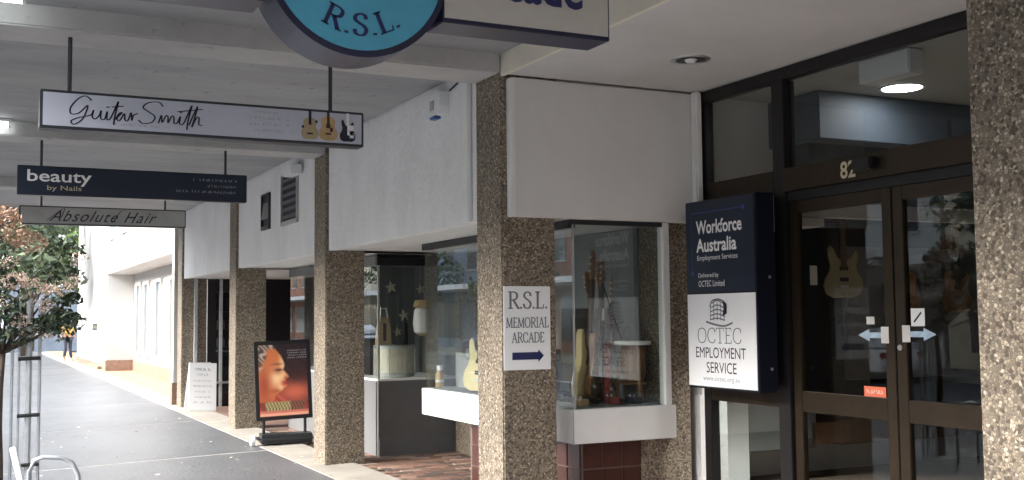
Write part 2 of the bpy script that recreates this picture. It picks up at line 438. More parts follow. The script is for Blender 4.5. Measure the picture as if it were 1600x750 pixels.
SERIF = {
 'R': (0.78, [([(.16, 0), (.16, 1)], 1), ([(.16, .97), (.42, .97), (.6, .87), (.6, .64), (.42, .52), (.16, .52)], 2), ([(.36, .52), (.7, .02)], 1)], [(0, .32, 0), (0, .2, 1), (.6, .84, 0)]),
 'S': (0.62, [([(.52, .74), (.5, .9), (.32, .98), (.12, .88), (.1, .7), (.26, .56), (.44, .44), (.54, .26), (.44, .06), (.26, .02), (.1, .1), (.06, .28)], 2)], []),
 'L': (0.64, [([(.16, 0), (.16, 1)], 1), ([(.16, .03), (.56, .03)], 0), ([(.56, 0), (.58, .24)], 0)], [(0, .32, 1), (0, .2, 0)]),
 'M': (0.98, [([(.14, 0), (.16, 1)], 0), ([(.16, 1), (.48, .06)], 1), ([(.48, .06), (.8, 1)], 0), ([(.8, 1), (.82, 0)], 1)], [(0, .28, 0), (.68, .96, 0)]),
 'E': (0.66, [([(.16, 0), (.16, 1)], 1), ([(.16, .97), (.54, .97)], 0), ([(.16, .52), (.44, .52)], 0), ([(.16, .03), (.56, .03)], 0), ([(.54, 1), (.56, .8)], 0), ([(.56, 0), (.58, .22)], 0)], [(0, .2, 0), (0, .2, 1)]),
 'O': (0.86, [([(.42, .98), (.16, .86), (.07, .5), (.16, .14), (.42, .02), (.68, .14), (.77, .5), (.68, .86), (.42, .98)], 2)], []),
 'I': (0.36, [([(.17, 0), (.17, 1)], 1)], [(.02, .32, 0), (.02, .32, 1)]),
 'A': (0.82, [([(.1, 0), (.4, 1)], 0), ([(.4, 1), (.7, 0)], 1), ([(.2, .36), (.58, .36)], 0)], [(0, .22, 0), (.56, .82, 0)]),
 'C': (0.78, [([(.68, .7), (.66, .88), (.44, .98), (.18, .86), (.07, .5), (.18, .14), (.44, .02), (.64, .1), (.7, .28)], 2)], []),
 'D': (0.84, [([(.16, 0), (.16, 1)], 1), ([(.16, .97), (.4, .97), (.66, .84), (.75, .5), (.66, .16), (.4, .03), (.16, .03)], 2)], [(0, .2, 0), (0, .2, 1)]),
 'T': (0.72, [([(.34, 0), (.34, 1)], 1), ([(.04, .97), (.64, .97)], 0), ([(.04, 1), (.02, .78)], 0), ([(.64, 1), (.66, .78)], 0)], [(.2, .48, 0)]),
 '.': (0.26, [([(.12, 0), (.12, .11)], 1)], []),
 ' ': (0.36, [], []),
}
def serif_text(name, body, m, o, u, v, w, h, parent=None, t=(0, 0, 0), thick=0.13, thin=0.055):
    tot = sum(SERIF[c][0] for c in body)
    kx = w / tot
    mb = MB(); x = 0.0
    def place(pts): return [((x + p[0]) * kx, p[1] * h) for p in pts]
    for c in body:
        adv, st, se = SERIF[c]
        for pts, k in st:
            tk, tn = thick * h * 0.85, thin * h
            if k == 2: mb.ribbon(place(pts), tk, o, u, v, t, True, tn)
            else: mb.ribbon(place(pts), tk if k else tn, o, u, v, t, False)
        for a, b, yy in se:
            mb.ribbon(place([(a, yy + (0.02 if yy == 0 else -0.02)), (b, yy + (0.02 if yy == 0 else -0.02))]), thin * h, o, u, v, t, False)
        x += adv
    return mb.build(name, m, parent, fix=False)

def micro_text(name, m, o, u, v, w, h, parent=None, t=(0, 0, 0), n=18, seed=1, gap=0.15):
    """print too small to read: broken little marks in a row"""
    rg = random.Random(seed); mb = MB(); x = 0.0; step = w / n
    for i in range(n):
        if rg.random() > gap:
            k = rg.choice((0, 1, 2))
            x0 = i * step
            if k != 1: mb.ribbon([(x0 + step * .15, 0), (x0 + step * .15, h)], step * .22, o, u, v, t, False)
            if k != 2: mb.ribbon([(x0 + step * .1, h * rg.choice((.1, .9))), (x0 + step * .75, h * rg.choice((.1, .5, .9)))], h * .2, o, u, v, t, False)
            if k == 1: mb.ribbon([(x0 + step * .65, 0), (x0 + step * .65, h * rg.uniform(.6, 1))], step * .22, o, u, v, t, False)
    return tag(mb.build(name, m, parent, fix=False), kind='stuff')

def copy_tree(o, parent=None):
    c = o.copy(); link(c, parent)
    for ch in list(o.children):
        copy_tree(ch, c)
    return c

XF = 3.52                      # street face of the columns
H_SOF, H_BEAM, H_REC = 3.54, 3.40, 3.38
SLOPE = 0.028                  # the footpath falls towards the kerb
def zpath(x): return (x - 3.35) * SLOPE
# ================================================================== SETTING
box('ground', 'ground_soil', (-600, 600, -600, 900, -1.2, -0.36)).__setitem__('kind', 'structure')
rd = box('road', 'asphalt', (-13.0, -0.75, -80, 220, -0.5, -0.27)); tag(rd, kind='structure')
for y in range(-40, 150, 6):
    box('lane_mark', 'letter_white', (-6.95, -6.83, y, y + 2.4, -0.268, -0.264), rd)
kb = MB().box(-0.75, -0.55, -80, 220, -0.5, -0.12, bev=0.02).build('kerb', 'kerb'); tag(kb, kind='structure')
fp = empty('footpath', (0, 0, 0), kind='structure')
def slab(x0, x1, y0, y1, name, m, parent, top=0.0, thick=0.12):
    mb = MB()
    pts = [(x0, y0), (x1, y0), (x1, y1), (x0, y1)]
    lo = [mb.bm.verts.new((x, y, zpath(x) + top - thick)) for x, y in pts]
    hi = [mb.bm.verts.new((x, y, zpath(x) + top)) for x, y in pts]
    mb.bm.faces.new(lo); mb.bm.faces.new(hi)
    for i in range(4): mb.bm.faces.new((lo[i], lo[(i + 1) % 4], hi[(i + 1) % 4], hi[i]))
    return mb.build(name, m, parent)
slab(-0.55, 3.33, -34, 62, 'joint_bed', 'joint', fp, top=0.0, thick=0.3)
y = 13.55 - 4.49 * 10
while y < 60:
    w = 0.07
    slab(-0.54, 3.32, y + w / 2, y + 4.49 - w / 2, 'slab', 'path', fp, top=0.003)
    y += 4.49
slab(3.335, 3.845, -34, 21.6, 'concrete_strip', 'concrete', fp, top=0.006, thick=0.3)
MB().box(3.33, 3.80, 21.6, 62, -0.3, 0.006).build('concrete_strip', 'concrete', fp)
# brick floor of the recesses
rf = box('recess_floor', 'paver_bed', (3.85, 9.6, -34, 21.6, -0.3, -0.012)); tag(rf, kind='structure')
pv = []
pm = ['paver_a', 'paver_b', 'paver_c', 'paver_d', 'paver_a', 'paver_c']
for m in pm[:4]:
    mb = MB().box(-0.111, 0.111, -0.054, 0.054, -0.05, 0.0, bev=0.006)
    bmesh.ops.recalc_face_normals(mb.bm, faces=mb.bm.faces)
    me = bpy.data.meshes.new('brick'); mb.bm.to_mesh(me); mb.bm.free(); me.materials.append(MATS[m]); pv.append(me)
def pave(x0, y0, nx, ny, skip=lambda x, y: False):
    for j in range(ny):
        for i in range(nx):
            x = x0 + 0.116 + i * 0.232 + (0.116 if j % 2 else 0); yy = y0 + 0.058 + j * 0.116
            if skip(x, yy): continue
            o = bpy.data.objects.new('brick', pv[random.choice((0, 0, 1, 2, 2, 3))])
            o.location = (x, yy, random.uniform(-0.002, 0.003) + 0.002); o.rotation_euler = (random.uniform(-.006, .006), random.uniform(-.006, .006), random.uniform(-.01, .01))
            link(o, rf)
pave(3.86, 10.0, 6, 19)
pave(3.86, 12.22, 5, 33)
box('brick_field', 'recess_paving', (3.86, 5.6, -34, 9.99, -0.011, 0.004), rf)
box('brick_field', 'recess_paving', (3.86, 6.4, 16.06, 21.5, -0.011, 0.004), rf)
box('brick_field', 'recess_paving', (5.45, 6.4, 10.0, 12.3, -0.011, 0.002), rf)
tag(box('arcade_floor', 'carpet', (5.60, 14, -2, 9.9, -0.01, 0.006)), kind='structure')
tag(box('brick_forecourt', 'orange_paving', (3.80, 4.75, 21.6, 62, -0.3, 0.012)), kind='structure')

# ------------------------------------------------------------------ awning over the footpath
aw = empty('street_awning', (1.5, 8, H_SOF), 'white painted concrete awning spanning the footpath, with cross beams', 'awning')
aw.location = (0, 0, 0)
box('soffit', 'soffit_paint_shaded', (-0.55, XF - 0.003, -34, 21.4, H_SOF, H_SOF + 0.18), aw)
box('roof_sheet', 'roof_iron', (-0.55, XF + 0.138, -34, 21.4, H_SOF + 0.185, H_SOF + 0.26), aw)
box('edge_fascia', 'white_trim', (-0.63, -0.552, -34, 21.4, H_SOF - 0.12, H_SOF + 0.35), aw, bev=0.01)
COLY = [2.85, 7.54, 11.99, 16.48, 20.97]
for k, yc in enumerate([-19.6, -15.1, -10.6, -6.1, -1.6] + COLY):
    box('beam', 'beam_paint_lit', (-0.548, XF - 0.006, yc - 0.24, yc + 0.2, H_BEAM, H_SOF + 0.02), aw, bev=0.012)
box('end_fascia', 'white_trim', (-0.60, XF, 21.402, 21.48, H_SOF - 0.05, H_SOF + 0.3), aw)

# ------------------------------------------------------------------ columns
colm = MB().box(0, 0.445, -0.225, 0.225, -0.12, H_SOF - 0.001, bev=0.012)
bmesh.ops.recalc_face_normals(colm.bm, faces=colm.bm.faces)
cme = bpy.data.meshes.new('column'); colm.bm.to_mesh(cme); colm.bm.free(); cme.materials.append(MATS['aggregate'])
clab = ['pebble-faced square column at the right edge, nearest to the glass doors',
        'pebble-faced square column carrying the memorial arcade arrow plaque',
        'pebble-faced square column between the poster stand and the grey display case',
        'pebble-faced square column between the poster stand and the white sandwich board',
        'pebble-faced square column farthest away, beside the white building']
for yc, lb in zip(COLY, clab):
    o = bpy.data.objects.new('column', cme); o.location = (XF, yc, 0); link(o)
    tag(o, lb, 'column', 'pebble-faced columns along the footpath')
o = MB().poly([(4.825, -.1), (5.27, -.1), (5.27, 2.343), (5.094, 2.343), (5.094, .623), (4.825, .623)], (0, 7.465, 0), (1, 0, 0), (0, 0, 1), (0, .45, 0)).build('column', 'aggregate')
tag(o, 'pebble-faced column at the back of the entry, left of the blue and white sign box', 'column', 'pebble-faced columns along the footpath')

# ------------------------------------------------------------------ arcade building shell
ab = empty('arcade_building', (0, 0, 0), 'shop building with white rendered fascia panels above recessed shopfronts', 'building')
FZ = 2.335
for y0, y1 in ((7.765, 11.765), (12.215, 16.255), (16.705, 20.745)):
    box('fascia_panel', 'render_white', (XF + 0.03, XF + 0.13, y0 + 0.03, y1 - 0.012, FZ, H_SOF + 0.1), ab, bev=0.006)
    box('fascia_trim', 'white_trim', (XF + 0.012, XF + 0.05, y0 + 0.004, y0 + 0.05, FZ - 0.002, H_SOF), ab)
    box('soffit_panel', 'panel_white', (XF + 0.132, 6.6, y0 - 0.44, y1 + 0.44, FZ + 0.006, FZ + 0.08), ab)
box('pipe_cover', 'white_trim', (XF - 0.01, XF + 0.028, 7.90, 8.02, FZ + 0.004, H_SOF - 0.02), ab, bev=0.008)
box('bulkhead_panel', 'panel_white', (XF + 0.06, 5.245, 7.255, 7.33, FZ - 0.004, H_REC - 0.012), ab, bev=0.008)
box('bulkhead_edge', 'white_trim', (XF + 0.045, XF + 0.085, 7.245, 7.318, FZ - 0.006, H_REC - 0.02), ab, bev=0.006)
box('bulkhead_back', 'panel_white', (4.0, 9.6, 7.335, 7.42, FZ + 0.09, H_REC + 0.1), ab)
box('entry_ceiling', 'soffit_inner', (XF + 0.03, 5.32, -34, 7.25, H_REC, H_REC + 0.1), ab)
box('ceiling_step', 'step_cream', (XF - 0.002, XF + 0.028, 3.08, 7.31, H_BEAM - 0.022, H_SOF + 0.16), ab)
box('ceiling_step', 'step_cream', (XF - 0.002, XF + 0.028, -34, 2.62, H_BEAM - 0.022, H_SOF + 0.16), ab)
box('upper_wall', 'render_white', (XF + 0.14, 14, -34, 21.3, H_SOF + 0.19, 7.2), ab)
box('slab_over', 'render_white', (XF + 0.14, 14, -34, 21.3, H_REC + 0.11, H_SOF + 0.185), ab)
box('side_pipe', 'white_trim', (5.17, 5.235, 7.17, 7.25, 2.36, H_REC - 0.004), ab, bev=0.015)
# wall beyond the doors and behind the camera
box('entry_wall', 'render_white', (5.25, 5.4, -34, 3.55, 0, H_REC - 0.004), ab)
box('end_wall', 'render_white', (5.405, 14, -0.15, 0, 0, 3.47), ab)
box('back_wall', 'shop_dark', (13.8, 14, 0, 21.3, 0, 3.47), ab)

# ================================================================== DISPLAY WINDOWS
# near one: a glass box with a white sill on a red tiled plinth
wa = empty('display_window', (0, 0, 0), 'glazed display box with white sill on a dark red tiled plinth, behind the plaque column', 'shop window')
AX0, AX1, AY0, AY1 = 4.15, 5.09, 7.40, 10.52
box('sill', 'white_gloss', (AX0, AX1, AY0, AY1, 0.625, 0.885), wa, bev=0.006)
box('sill_joint', 'ink_mid', (AX0 - 0.001, AX0 + 0.004, AY0 - 0.001, AY0 + 0.004, 0.63, 0.88), wa)
box('pane', 'shop_glass', (AX0 + 0.03, AX1 - 0.10, AY0 + 0.03, AY0 + 0.038, 0.889, FZ - 0.035), wa)
box('pane', 'shop_glass', (AX0 + 0.03, AX0 + 0.038, AY0 + 0.045, AY0 + 1.52, 0.889, FZ - 0.06), wa)
box('pane', 'shop_glass', (AX0 + 0.03, AX0 + 0.038, AY0 + 1.55, AY1 - 0.03, 0.889, FZ - 0.06), wa)
box('pane', 'shop_glass', (AX0 + 0.045, AX1 + 0.1, AY1 - 0.038, AY1 - 0.03, 0.889, FZ - 0.035), wa)
box('frame_head', 'dark_frame', (AX0 + 0.005, AX0 + 0.065, AY0 + 0.05, AY1, FZ - 0.058, FZ + 0.004), wa)
box('frame_head', 'dark_frame', (AX0 + 0.005, AX1 - 0.1, AY0 + 0.01, AY0 + 0.048, FZ - 0.033, FZ + 0.003), wa)
box('corner_post', 'galv', (AX0 + 0.026, AX0 + 0.040, AY0 + 0.026, AY0 + 0.040, 0.886, FZ - 0.035), wa)
box('mullion', 'galv', (AX0 + 0.026, AX0 + 0.046, AY0 + 1.524, AY0 + 1.546, 0.886, FZ - 0.06), wa)
box('frame_post', 'white_gloss', (AX1 - 0.098, AX1 - 0.035, AY0 + 0.004, AY0 + 0.09, 0.887, FZ + 0.002), wa, bev=0.006)
box('back_panel', 'shop_grey', (AX1 - 0.03, AX1 + 0.02, AY0 + 0.55, AY1, 0.63, FZ), wa)
box('display_floor', 'shop_grey', (AX0 + 0.05, AX1 - 0.11, AY0 + 0.05, AY1 - 0.05, 0.886, 0.895), wa)
pl = box('plinth', 'grout', (4.285, 4.823, 7.525, 9.62, 0, 0.624), wa)
tm = MB().box(-0.094, 0.094, -0.006, 0.006, -0.094, 0.094, bev=0.004)
bmesh.ops.recalc_face_normals(tm.bm, faces=tm.bm.faces)
tme = bpy.data.meshes.new('tile'); tm.bm.to_mesh(tme); tm.bm.free(); tme.materials.append(MATS['tile_red'])
for r in range(3):
    z = 0.113 + r * 0.2
    for c in range(3):
        if c == 2: pass
        o = bpy.data.objects.new('tile', tme); o.location = (4.285 + 0.1 + c * 0.178, 7.521, z); o.scale.x = 0.9; link(o, pl)
    for c in range(10):
        o = bpy.data.objects.new('tile', tme); o.location = (4.281, 7.525 + 0.103 + c * 0.205, z); o.rotation_euler.z = R(90); link(o, pl)
# corner strip of lighter tiles
# far one: grey panelled case behind the third column
wb = empty('display_window', (0, 0, 0), 'glazed display case on a dark grey panelled base with a drum and hanging stars inside', 'shop window')
BX0, BY0 = 4.29, 12.27
box('base_panel', 'grey_panel', (BX0 + 0.012, 5.36, BY0, BY0 + 0.05, 0.0, 0.86), wb)
box('base_panel', 'grey_panel_light', (BX0, BX0 + 0.05, BY0 + 0.052, 16.2, 0.0, 0.86), wb)
box('kick_rail', 'grey_panel', (BX0 + 0.02, 5.35, BY0 - 0.012, BY0 - 0.001, 0.0, 0.20), wb)
box('base_top', 'white_gloss', (BX0, 5.36, BY0, 16.2, 0.862, 0.885), wb)
box('pane', 'shop_glass', (BX0 + 0.03, 5.36, BY0 + 0.02, BY0 + 0.028, 0.887, FZ - 0.13), wb)
box('pane', 'shop_glass', (BX0 + 0.02, BX0 + 0.028, BY0 + 0.04, 14.1, 0.887, FZ - 0.13), wb)
box('pane', 'shop_glass', (BX0 + 0.02, BX0 + 0.028, 14.16, 16.2, 0.887, FZ - 0.13), wb)
box('mullion', 'dark_frame', (BX0 + 0.01, BX0 + 0.05, 14.1, 14.16, 0.887, FZ - 0.13), wb)
box('frame_head', 'dark_frame', (BX0, 5.36, BY0 + 0.002, BY0 + 0.06, FZ - 0.128, FZ - 0.03), wb)
box('frame_head', 'black_metal', (BX0 - 0.004, 5.36, BY0 - 0.004, BY0 + 0.07, FZ - 0.028, FZ + 0.004), wb)
box('frame_head', 'grey_panel', (BX0, BX0 + 0.06, BY0 + 0.064, 16.2, FZ - 0.128, FZ - 0.02), wb)
box('corner_post', 'steel', (BX0 + 0.012, BX0 + 0.035, BY0 + 0.012, BY0 + 0.035, 0.887, FZ - 0.13), wb)
box('back_panel', 'shop_grey', (BX0 + 0.25, 5.36, 13.55, 13.6, 0.887, FZ - 0.02), wb)
box('side_panel', 'shop_grey', (5.32, 5.37, BY0 + 0.05, 13.54, 0.887, FZ - 0.02), wb)
box('side_panel', 'black_metal', (BX0 + 0.23, BX0 + 0.33, 13.2, 13.54, 0.887, FZ - 0.02), wb)
# back of the little entry between the two display boxes
sh = empty('shop_entry', (0, 0, 0), 'grey shop entry wall between the two display windows', 'shopfront')
box('door_panel', 'grey_panel_light', (5.42, 5.5, 10.6, 12.25, 0.0, FZ), sh)
box('door_pane', 'pane_glass', (5.405, 5.415, 10.8, 12.1, 0.9, 2.1), sh)
box('granite_pier', 'aggregate', (5.24, 5.41, 11.35, 12.2, 0, FZ), sh)
# shopfront in the bay beyond the poster stand
sb = empty('shopfront_glazing', (0, 0, 0), 'dark framed shop window behind the poster stand, shelves of goods inside', 'shopfront')
box('stall_board', 'grey_panel', (4.9, 6.2, 15.3, 15.38, 0, 0.5), sb)
box('pane', 'shop_glass', (4.40, 6.2, 15.34, 15.348, 0.5, FZ - 0.08), sb)
box('frame_head', 'dark_frame', (4.36, 6.2, 15.3, 15.38, FZ - 0.08, FZ), sb)
# farther bay: dark doorway
s2 = empty('shop_doorway', (0, 0, 0), 'dark recessed doorway behind the white sandwich board', 'doorway')
box('door_leaf', 'black_metal', (3.98, 5.6, 20.72, 20.78, 0.0, FZ), s2)
box('door_pane', 'shop_glass', (4.12, 4.42, 20.69, 20.70, 0.25, 2.1), s2)
box('door_post', 'galv', (4.18, 4.23, 20.64, 20.685, 0.0, FZ), s2)
box('drain_pipe', 'galv', (3.73, 3.785, 20.66, 20.735, 0.0, FZ), s2)
box('door_sill', 'steel', (4.0, 4.6, 20.62, 20.7, 0.42, 0.46), s2)
box('side_wall', 'shop_dark', (5.62, 5.7, 16.7, 21.0, 0.0, FZ), s2)

# ================================================================== ENTRANCE DOORS
DX = 5.25
ed = empty('entrance_doors', (0, 0, 0), 'bronze aluminium double glass doors with glazed panels above', 'door')
def frame(name, y0, y1, z0, z1, m='bronze', x0=DX, d=0.08, bev=0.004):
    return box(name, m, (x0, x0 + d, y0, y1, z0, z1), ed, bev=bev)
frame('frame_head', 3.56, 7.245, 3.285, 3.374, 'black_metal')
frame('jamb', 7.155, 7.248, 0, 3.284, 'black_metal')
frame('mullion', 6.215, 6.345, 0, 3.284, 'black_metal', DX - 0.005, 0.11)
frame('transom', 6.347, 7.153, 2.47, 2.635, 'bronze')
frame('transom', 3.56, 6.213, 2.47, 2.635, 'bronze', DX - 0.03, 0.12)
frame('track_cover', 3.56, 6.213, 2.40, 2.468, 'black_metal', DX + 0.01, 0.09)
frame('jamb', 3.56, 3.66, 0, 2.40, 'black_metal')
box('pane', 'door_glass', (DX + 0.035, DX + 0.043, 6.35, 7.15, 2.64, 3.28), ed)
box('pane', 'door_glass', (DX + 0.035, DX + 0.043, 3.6, 6.21, 2.64, 3.28), ed)
box('pane', 'pane_glass', (DX + 0.035, DX + 0.043, 6.35, 7.15, 0.12, 2.46), ed)
frame('side_rail', 6.347, 7.153, 0.93, 1.04, 'bronze', DX + 0.004)
frame('side_rail', 6.347, 7.153, 0.0, 0.12, 'bronze', DX + 0.004)
def leaf(y0, y1, x0, label):
    lf = empty('door_leaf', (0, 0, 0)); lf.parent = ed; lf['label'] = label
    s = 0.085
    box('stile', 'bronze', (x0, x0 + 0.045, y0, y0 + s, 0.01, 2.398), lf, bev=0.004)
    box('stile', 'bronze', (x0, x0 + 0.045, y1 - s, y1, 0.01, 2.398), lf, bev=0.004)
    box('rail', 'bronze', (x0 + 0.001, x0 + 0.044, y0 + s, y1 - s, 2.31, 2.396), lf)
    box('rail', 'bronze', (x0 + 0.001, x0 + 0.044, y0 + s, y1 - s, 0.915, 1.055), lf)
    box('rail', 'bronze', (x0 + 0.001, x0 + 0.044, y0 + s, y1 - s, 0.01, 0.16), lf)
    box('pane', 'door_glass', (x0 + 0.02, x0 + 0.026, y0 + s, y1 - s, 1.055, 2.31), lf)
    box('pane', 'door_glass', (x0 + 0.02, x0 + 0.026, y0 + s, y1 - s, 0.16, 0.915), lf)
    return lf
leaf(5.235, 6.205, DX + 0.02, 'left sliding glass door leaf')
leaf(4.21, 5.225, DX + 0.02, 'right sliding glass door leaf')
MB().lathe([(.018, -.012), (.018, .001)], c=(DX + 0.02, 5.19, 1.38), seg=12, axis='X').build('lock', 'steel', ed)
box('door_stop', 'black_metal', (DX + 0.03, DX + 0.05, 5.2255, 5.2345, 0.02, 2.395), ed)
frame('side_rail', 3.66, 4.2, 0.93, 1.04, 'bronze', DX + 0.004)
box('pane', 'door_glass', (DX + 0.035, DX + 0.043, 3.66, 4.2, 0.05, 2.4), ed)
sn = box('motion_sensor', 'black_metal', (DX - 0.10, DX - 0.032, 5.28, 5.46, 2.52, 2.60), ed, bev=0.012)
text('house_number', '82', 'letter_pale', (DX - 0.034, 5.62, 2.49), (0, -1, 0), (0, 0, 1), w=0.14, h=0.115, parent=ed, t=(-0.002, 0, 0), bold=0.02)
MATS['letter_pale'].node_tree.nodes['Principled BSDF'].inputs['Base Color'].default_value = (0.58, 0.52, 0.36, 1)

# stickers and cards on the glass
XS = DX + 0.017
def card(name, m, y0, y1, z0, z1, label, x=XS, cat='sticker', group=None):
    o = box(name, m, (x - 0.002, x, y0, y1, z0, z1)); return tag(o, label, cat, group)
def arrow(yc, z, s, label):
    a = empty('arrow_sticker', (XS, yc, z), label, 'sticker', 'pale blue arrow stickers on the doors')
    mb = MB().poly([(-.11 * s, 0.018), (-.11 * s, -.018), (.02 * s, -.018), (.02 * s, -.04), (.12 * s, 0), (.02 * s, .04), (.02 * s, .018)], (0, 0, 0), (0, -1, 0), (0, 0, 1), (0.002, 0, 0))
    mb.build('arrow_shape', 'sticker_blue', a)
    MB().box(-0.003, -0.0005, s * 0.085, s * 0.15, -0.05, 0.055).build('note', 'paper', a)
arrow(5.435, 1.455, -1, 'pale blue arrow sticker pointing left on the left door')
arrow(5.02, 1.465, 1, 'pale blue arrow sticker pointing right on the right door')
card('no_smoking_sticker', 'sign_white_bright', 4.985, 5.095, 1.515, 1.625, 'white square sticker above the arrow on the right door')
MB().ribbon([(-.03, -.03), (.03, .03)], 0.012, (XS - 0.003, 5.04, 1.57), (0, -1, 0), (0, 0, 1), (0, 0, 0), False).build('mark', 'ink', bpy.data.objects['no_smoking_sticker']).matrix_parent_inverse = Matrix.Identity(4)
card('small_sticker', 'paper', 5.405, 5.475, 1.525, 1.575, 'small white sticker above the arrow on the left door')
os_ = card('push_sticker', 'sticker_orange', 5.325, 5.515, 1.06, 1.125, 'orange red strip sticker at the foot of the left door glass')
micro_text('lettering', 'petal_pale', (XS - 0.003, 5.495, 1.078), (0, -1, 0), (0, 0, 1), 0.15, 0.028, os_, n=9, seed=4)

# ------------------------------------------------------------------ arcade lobby behind the doors
lb = empty('arcade_lobby', (0, 0, 0), 'dim arcade lobby seen through the bronze doors', 'interior')
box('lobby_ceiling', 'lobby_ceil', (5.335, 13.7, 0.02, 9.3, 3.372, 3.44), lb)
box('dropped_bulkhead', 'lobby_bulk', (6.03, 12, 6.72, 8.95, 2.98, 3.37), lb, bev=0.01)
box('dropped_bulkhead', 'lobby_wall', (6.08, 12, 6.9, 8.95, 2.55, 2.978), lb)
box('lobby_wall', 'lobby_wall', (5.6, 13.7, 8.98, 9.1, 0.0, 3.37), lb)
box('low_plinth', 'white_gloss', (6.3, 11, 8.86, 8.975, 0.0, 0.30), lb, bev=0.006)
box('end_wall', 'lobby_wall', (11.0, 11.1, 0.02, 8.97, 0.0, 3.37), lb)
box('side_wall', 'render_white', (5.335, 5.6, 7.42, 7.5, 0.0, 0.95), lb)
box('side_wall', 'panel_white', (5.36, 5.39, 7.43, 9.0, 0.0, 2.5), lb)
box('low_cabinet', 'white_gloss', (5.75, 6.55, 8.35, 8.855, 0.0, 0.78), lb, bev=0.008)
box('shelf_block', 'shop_grey', (6.58, 7.4, 8.4, 8.85, 0.31, 0.80), lb, bev=0.01)
box('counter', 'wood_dark', (7.6, 9.6, 8.3, 8.84, 0.33, 0.6), lb, bev=0.01)
box('low_display', 'wood_dark', (7.25, 8.0, 8.25, 8.29, 0.36, 0.56), lb)
box('wall_panel', 'shop_grey', (8.3, 10.8, 8.9, 8.97, 0.9, 2.3), lb)
cd = box('ceiling_cassette', 'plastic_white', (5.60, 5.75, 5.36, 5.83, 3.20, 3.366), bev=0.01)
tag(cd, 'white box fitting hanging from the lobby ceiling behind the upper door glass', 'fitting')
dl = empty('lobby_downlight', (6.57, 6.37, 3.37), 'lit round downlight in the lobby ceiling behind the upper glass', 'light')
MB().lathe([(0.152, -0.012), (0.175, -0.012), (0.178, 0.0), (0.152, 0.0), (0.152, -0.012)], seg=28, caps=False).build('rim', 'plastic_white', dl)
MB().lathe([(0.15, -0.010), (0.15, -0.002)], seg=28).build('diffuser', 'lamp_lit', dl)
ld = bpy.data.lights.new('lobby_lamp', 'SPOT'); ld.spot_size = R(84); ld.spot_blend = 0.6; ld.shadow_soft_size = 0.12; ld.energy = 240; ld.color = (1, 0.97, 0.92)
lo = bpy.data.objects.new('lobby_lamp', ld); lo.location = (0, 0, -0.02); link(lo, dl)
# recessed downlight in the entry ceiling
d2 = empty('recessed_downlight', (4.51, 6.30, H_REC), 'unlit chrome downlight in the white entry ceiling', 'light')
MB().lathe([(0.105, -0.006), (0.135, -0.006), (0.14, 0.0), (0.12, 0.012), (0.105, 0.012), (0.105, -0.006)], seg=28, caps=False).build('rim', 'steel', d2, smooth=False)
MB().lathe([(0.104, -0.003), (0.06, -0.0045), (0.02, -0.0045)], seg=28).build('reflector', 'dark_frame', d2)
MB().lathe([(0.03, -0.022), (0.045, -0.005)], seg=16).build('lamp', 'plastic_white', d2)

# ================================================================== GUITARS
OUT = {
 'electric': [(0, .0), (.09, -.004), (.155, .03), (.178, .10), (.165, .17), (.13, .225), (.118, .28), (.135, .34), (.14, .39), (.115, .425), (.085, .40), (.06, .355), (.03, .34), (-.03, .34), (-.06, .37), (-.085, .44), (-.115, .47), (-.138, .44), (-.135, .37), (-.118, .29), (-.13, .225), (-.165, .17), (-.178, .10), (-.155, .03), (-.09, -.004)],
 'acoustic': [(0, 0), (.10, 0), (.175, .04), (.20, .12), (.185, .20), (.145, .26), (.135, .31), (.15, .37), (.145, .43), (.10, .475), (.03, .49), (-.03, .49), (-.10, .475), (-.145, .43), (-.15, .37), (-.135, .31), (-.145, .26), (-.185, .20), (-.20, .12), (-.175, .04), (-.10, 0)],
}
def guitar(kind, m, label, cat='guitar', dark='wood_dark', group='guitars on show'):
    """upright, body base at the origin, facing -Y"""
    t = empty('guitar', (0, 0, 0), label, cat, group)
    d = 0.045 if kind == 'electric' else 0.10
    top = 0.34 if kind == 'electric' else 0.49
    mb = MB().poly(OUT[kind], (0, 0, 0), (1, 0, 0), (0, 0, 1), (0, d, 0))
    body = mb.build('body', m, t)
    md = body.modifiers.new('b', 'BEVEL'); md.width = 0.008; md.segments = 2
    MB().box(-0.026, 0.026, -0.012, 0.012, top - 0.08, top + 0.48, bev=0.004).build('neck', dark, t)
    MB().poly([(-.03, 0), (.03, 0), (.045, .05), (.035, .18), (-.02, .20), (-.045, .06)], (0, 0.0, top + 0.478), (1, 0, 0), (0, 0, 1), (0, 0.016, 0)).build('headstock', 'wood', t)
    for k in range(3):
        for s in (-1, 1):
            MB().lathe([(0.008, 0), (0.008, 0.02)], c=(s * 0.05, 0.008, top + 0.53 + k * 0.045), seg=8, axis='X').build('tuner', 'steel', t)
    if kind == 'electric':
        for z in (0.16, 0.26): MB().box(-0.04, 0.04, -0.008, 0.001, z - 0.018, z + 0.018, bev=0.003).build('pickup', 'black_metal', t)
        MB().box(-0.035, 0.035, -0.010, 0.001, 0.085, 0.11, bev=0.003).build('bridge', 'steel', t)
    else:
        MB().lathe([(0.048, -0.002), (0.048, 0.004)], c=(0, 0, 0.33), seg=20, axis='Y').build('sound_hole', 'ink', t)
        MB().box(-0.075, 0.075, -0.010, 0.001, 0.12, 0.145, bev=0.003).build('bridge', 'wood_dark', t)
    return t
def put(o, loc, rot):
    o.location = loc; o.rotation_euler = tuple(R(a) for a in rot)
FL = 0.897
def lean(o, loc, rz, tx, ty, s=1.0):
    o.matrix_world = Matrix.Translation(loc) @ Matrix.Rotation(R(ty), 4, 'Y') @ Matrix.Rotation(R(tx), 4, 'X') @ Matrix.Rotation(R(rz), 4, 'Z') @ Matrix.Scale(s, 4)
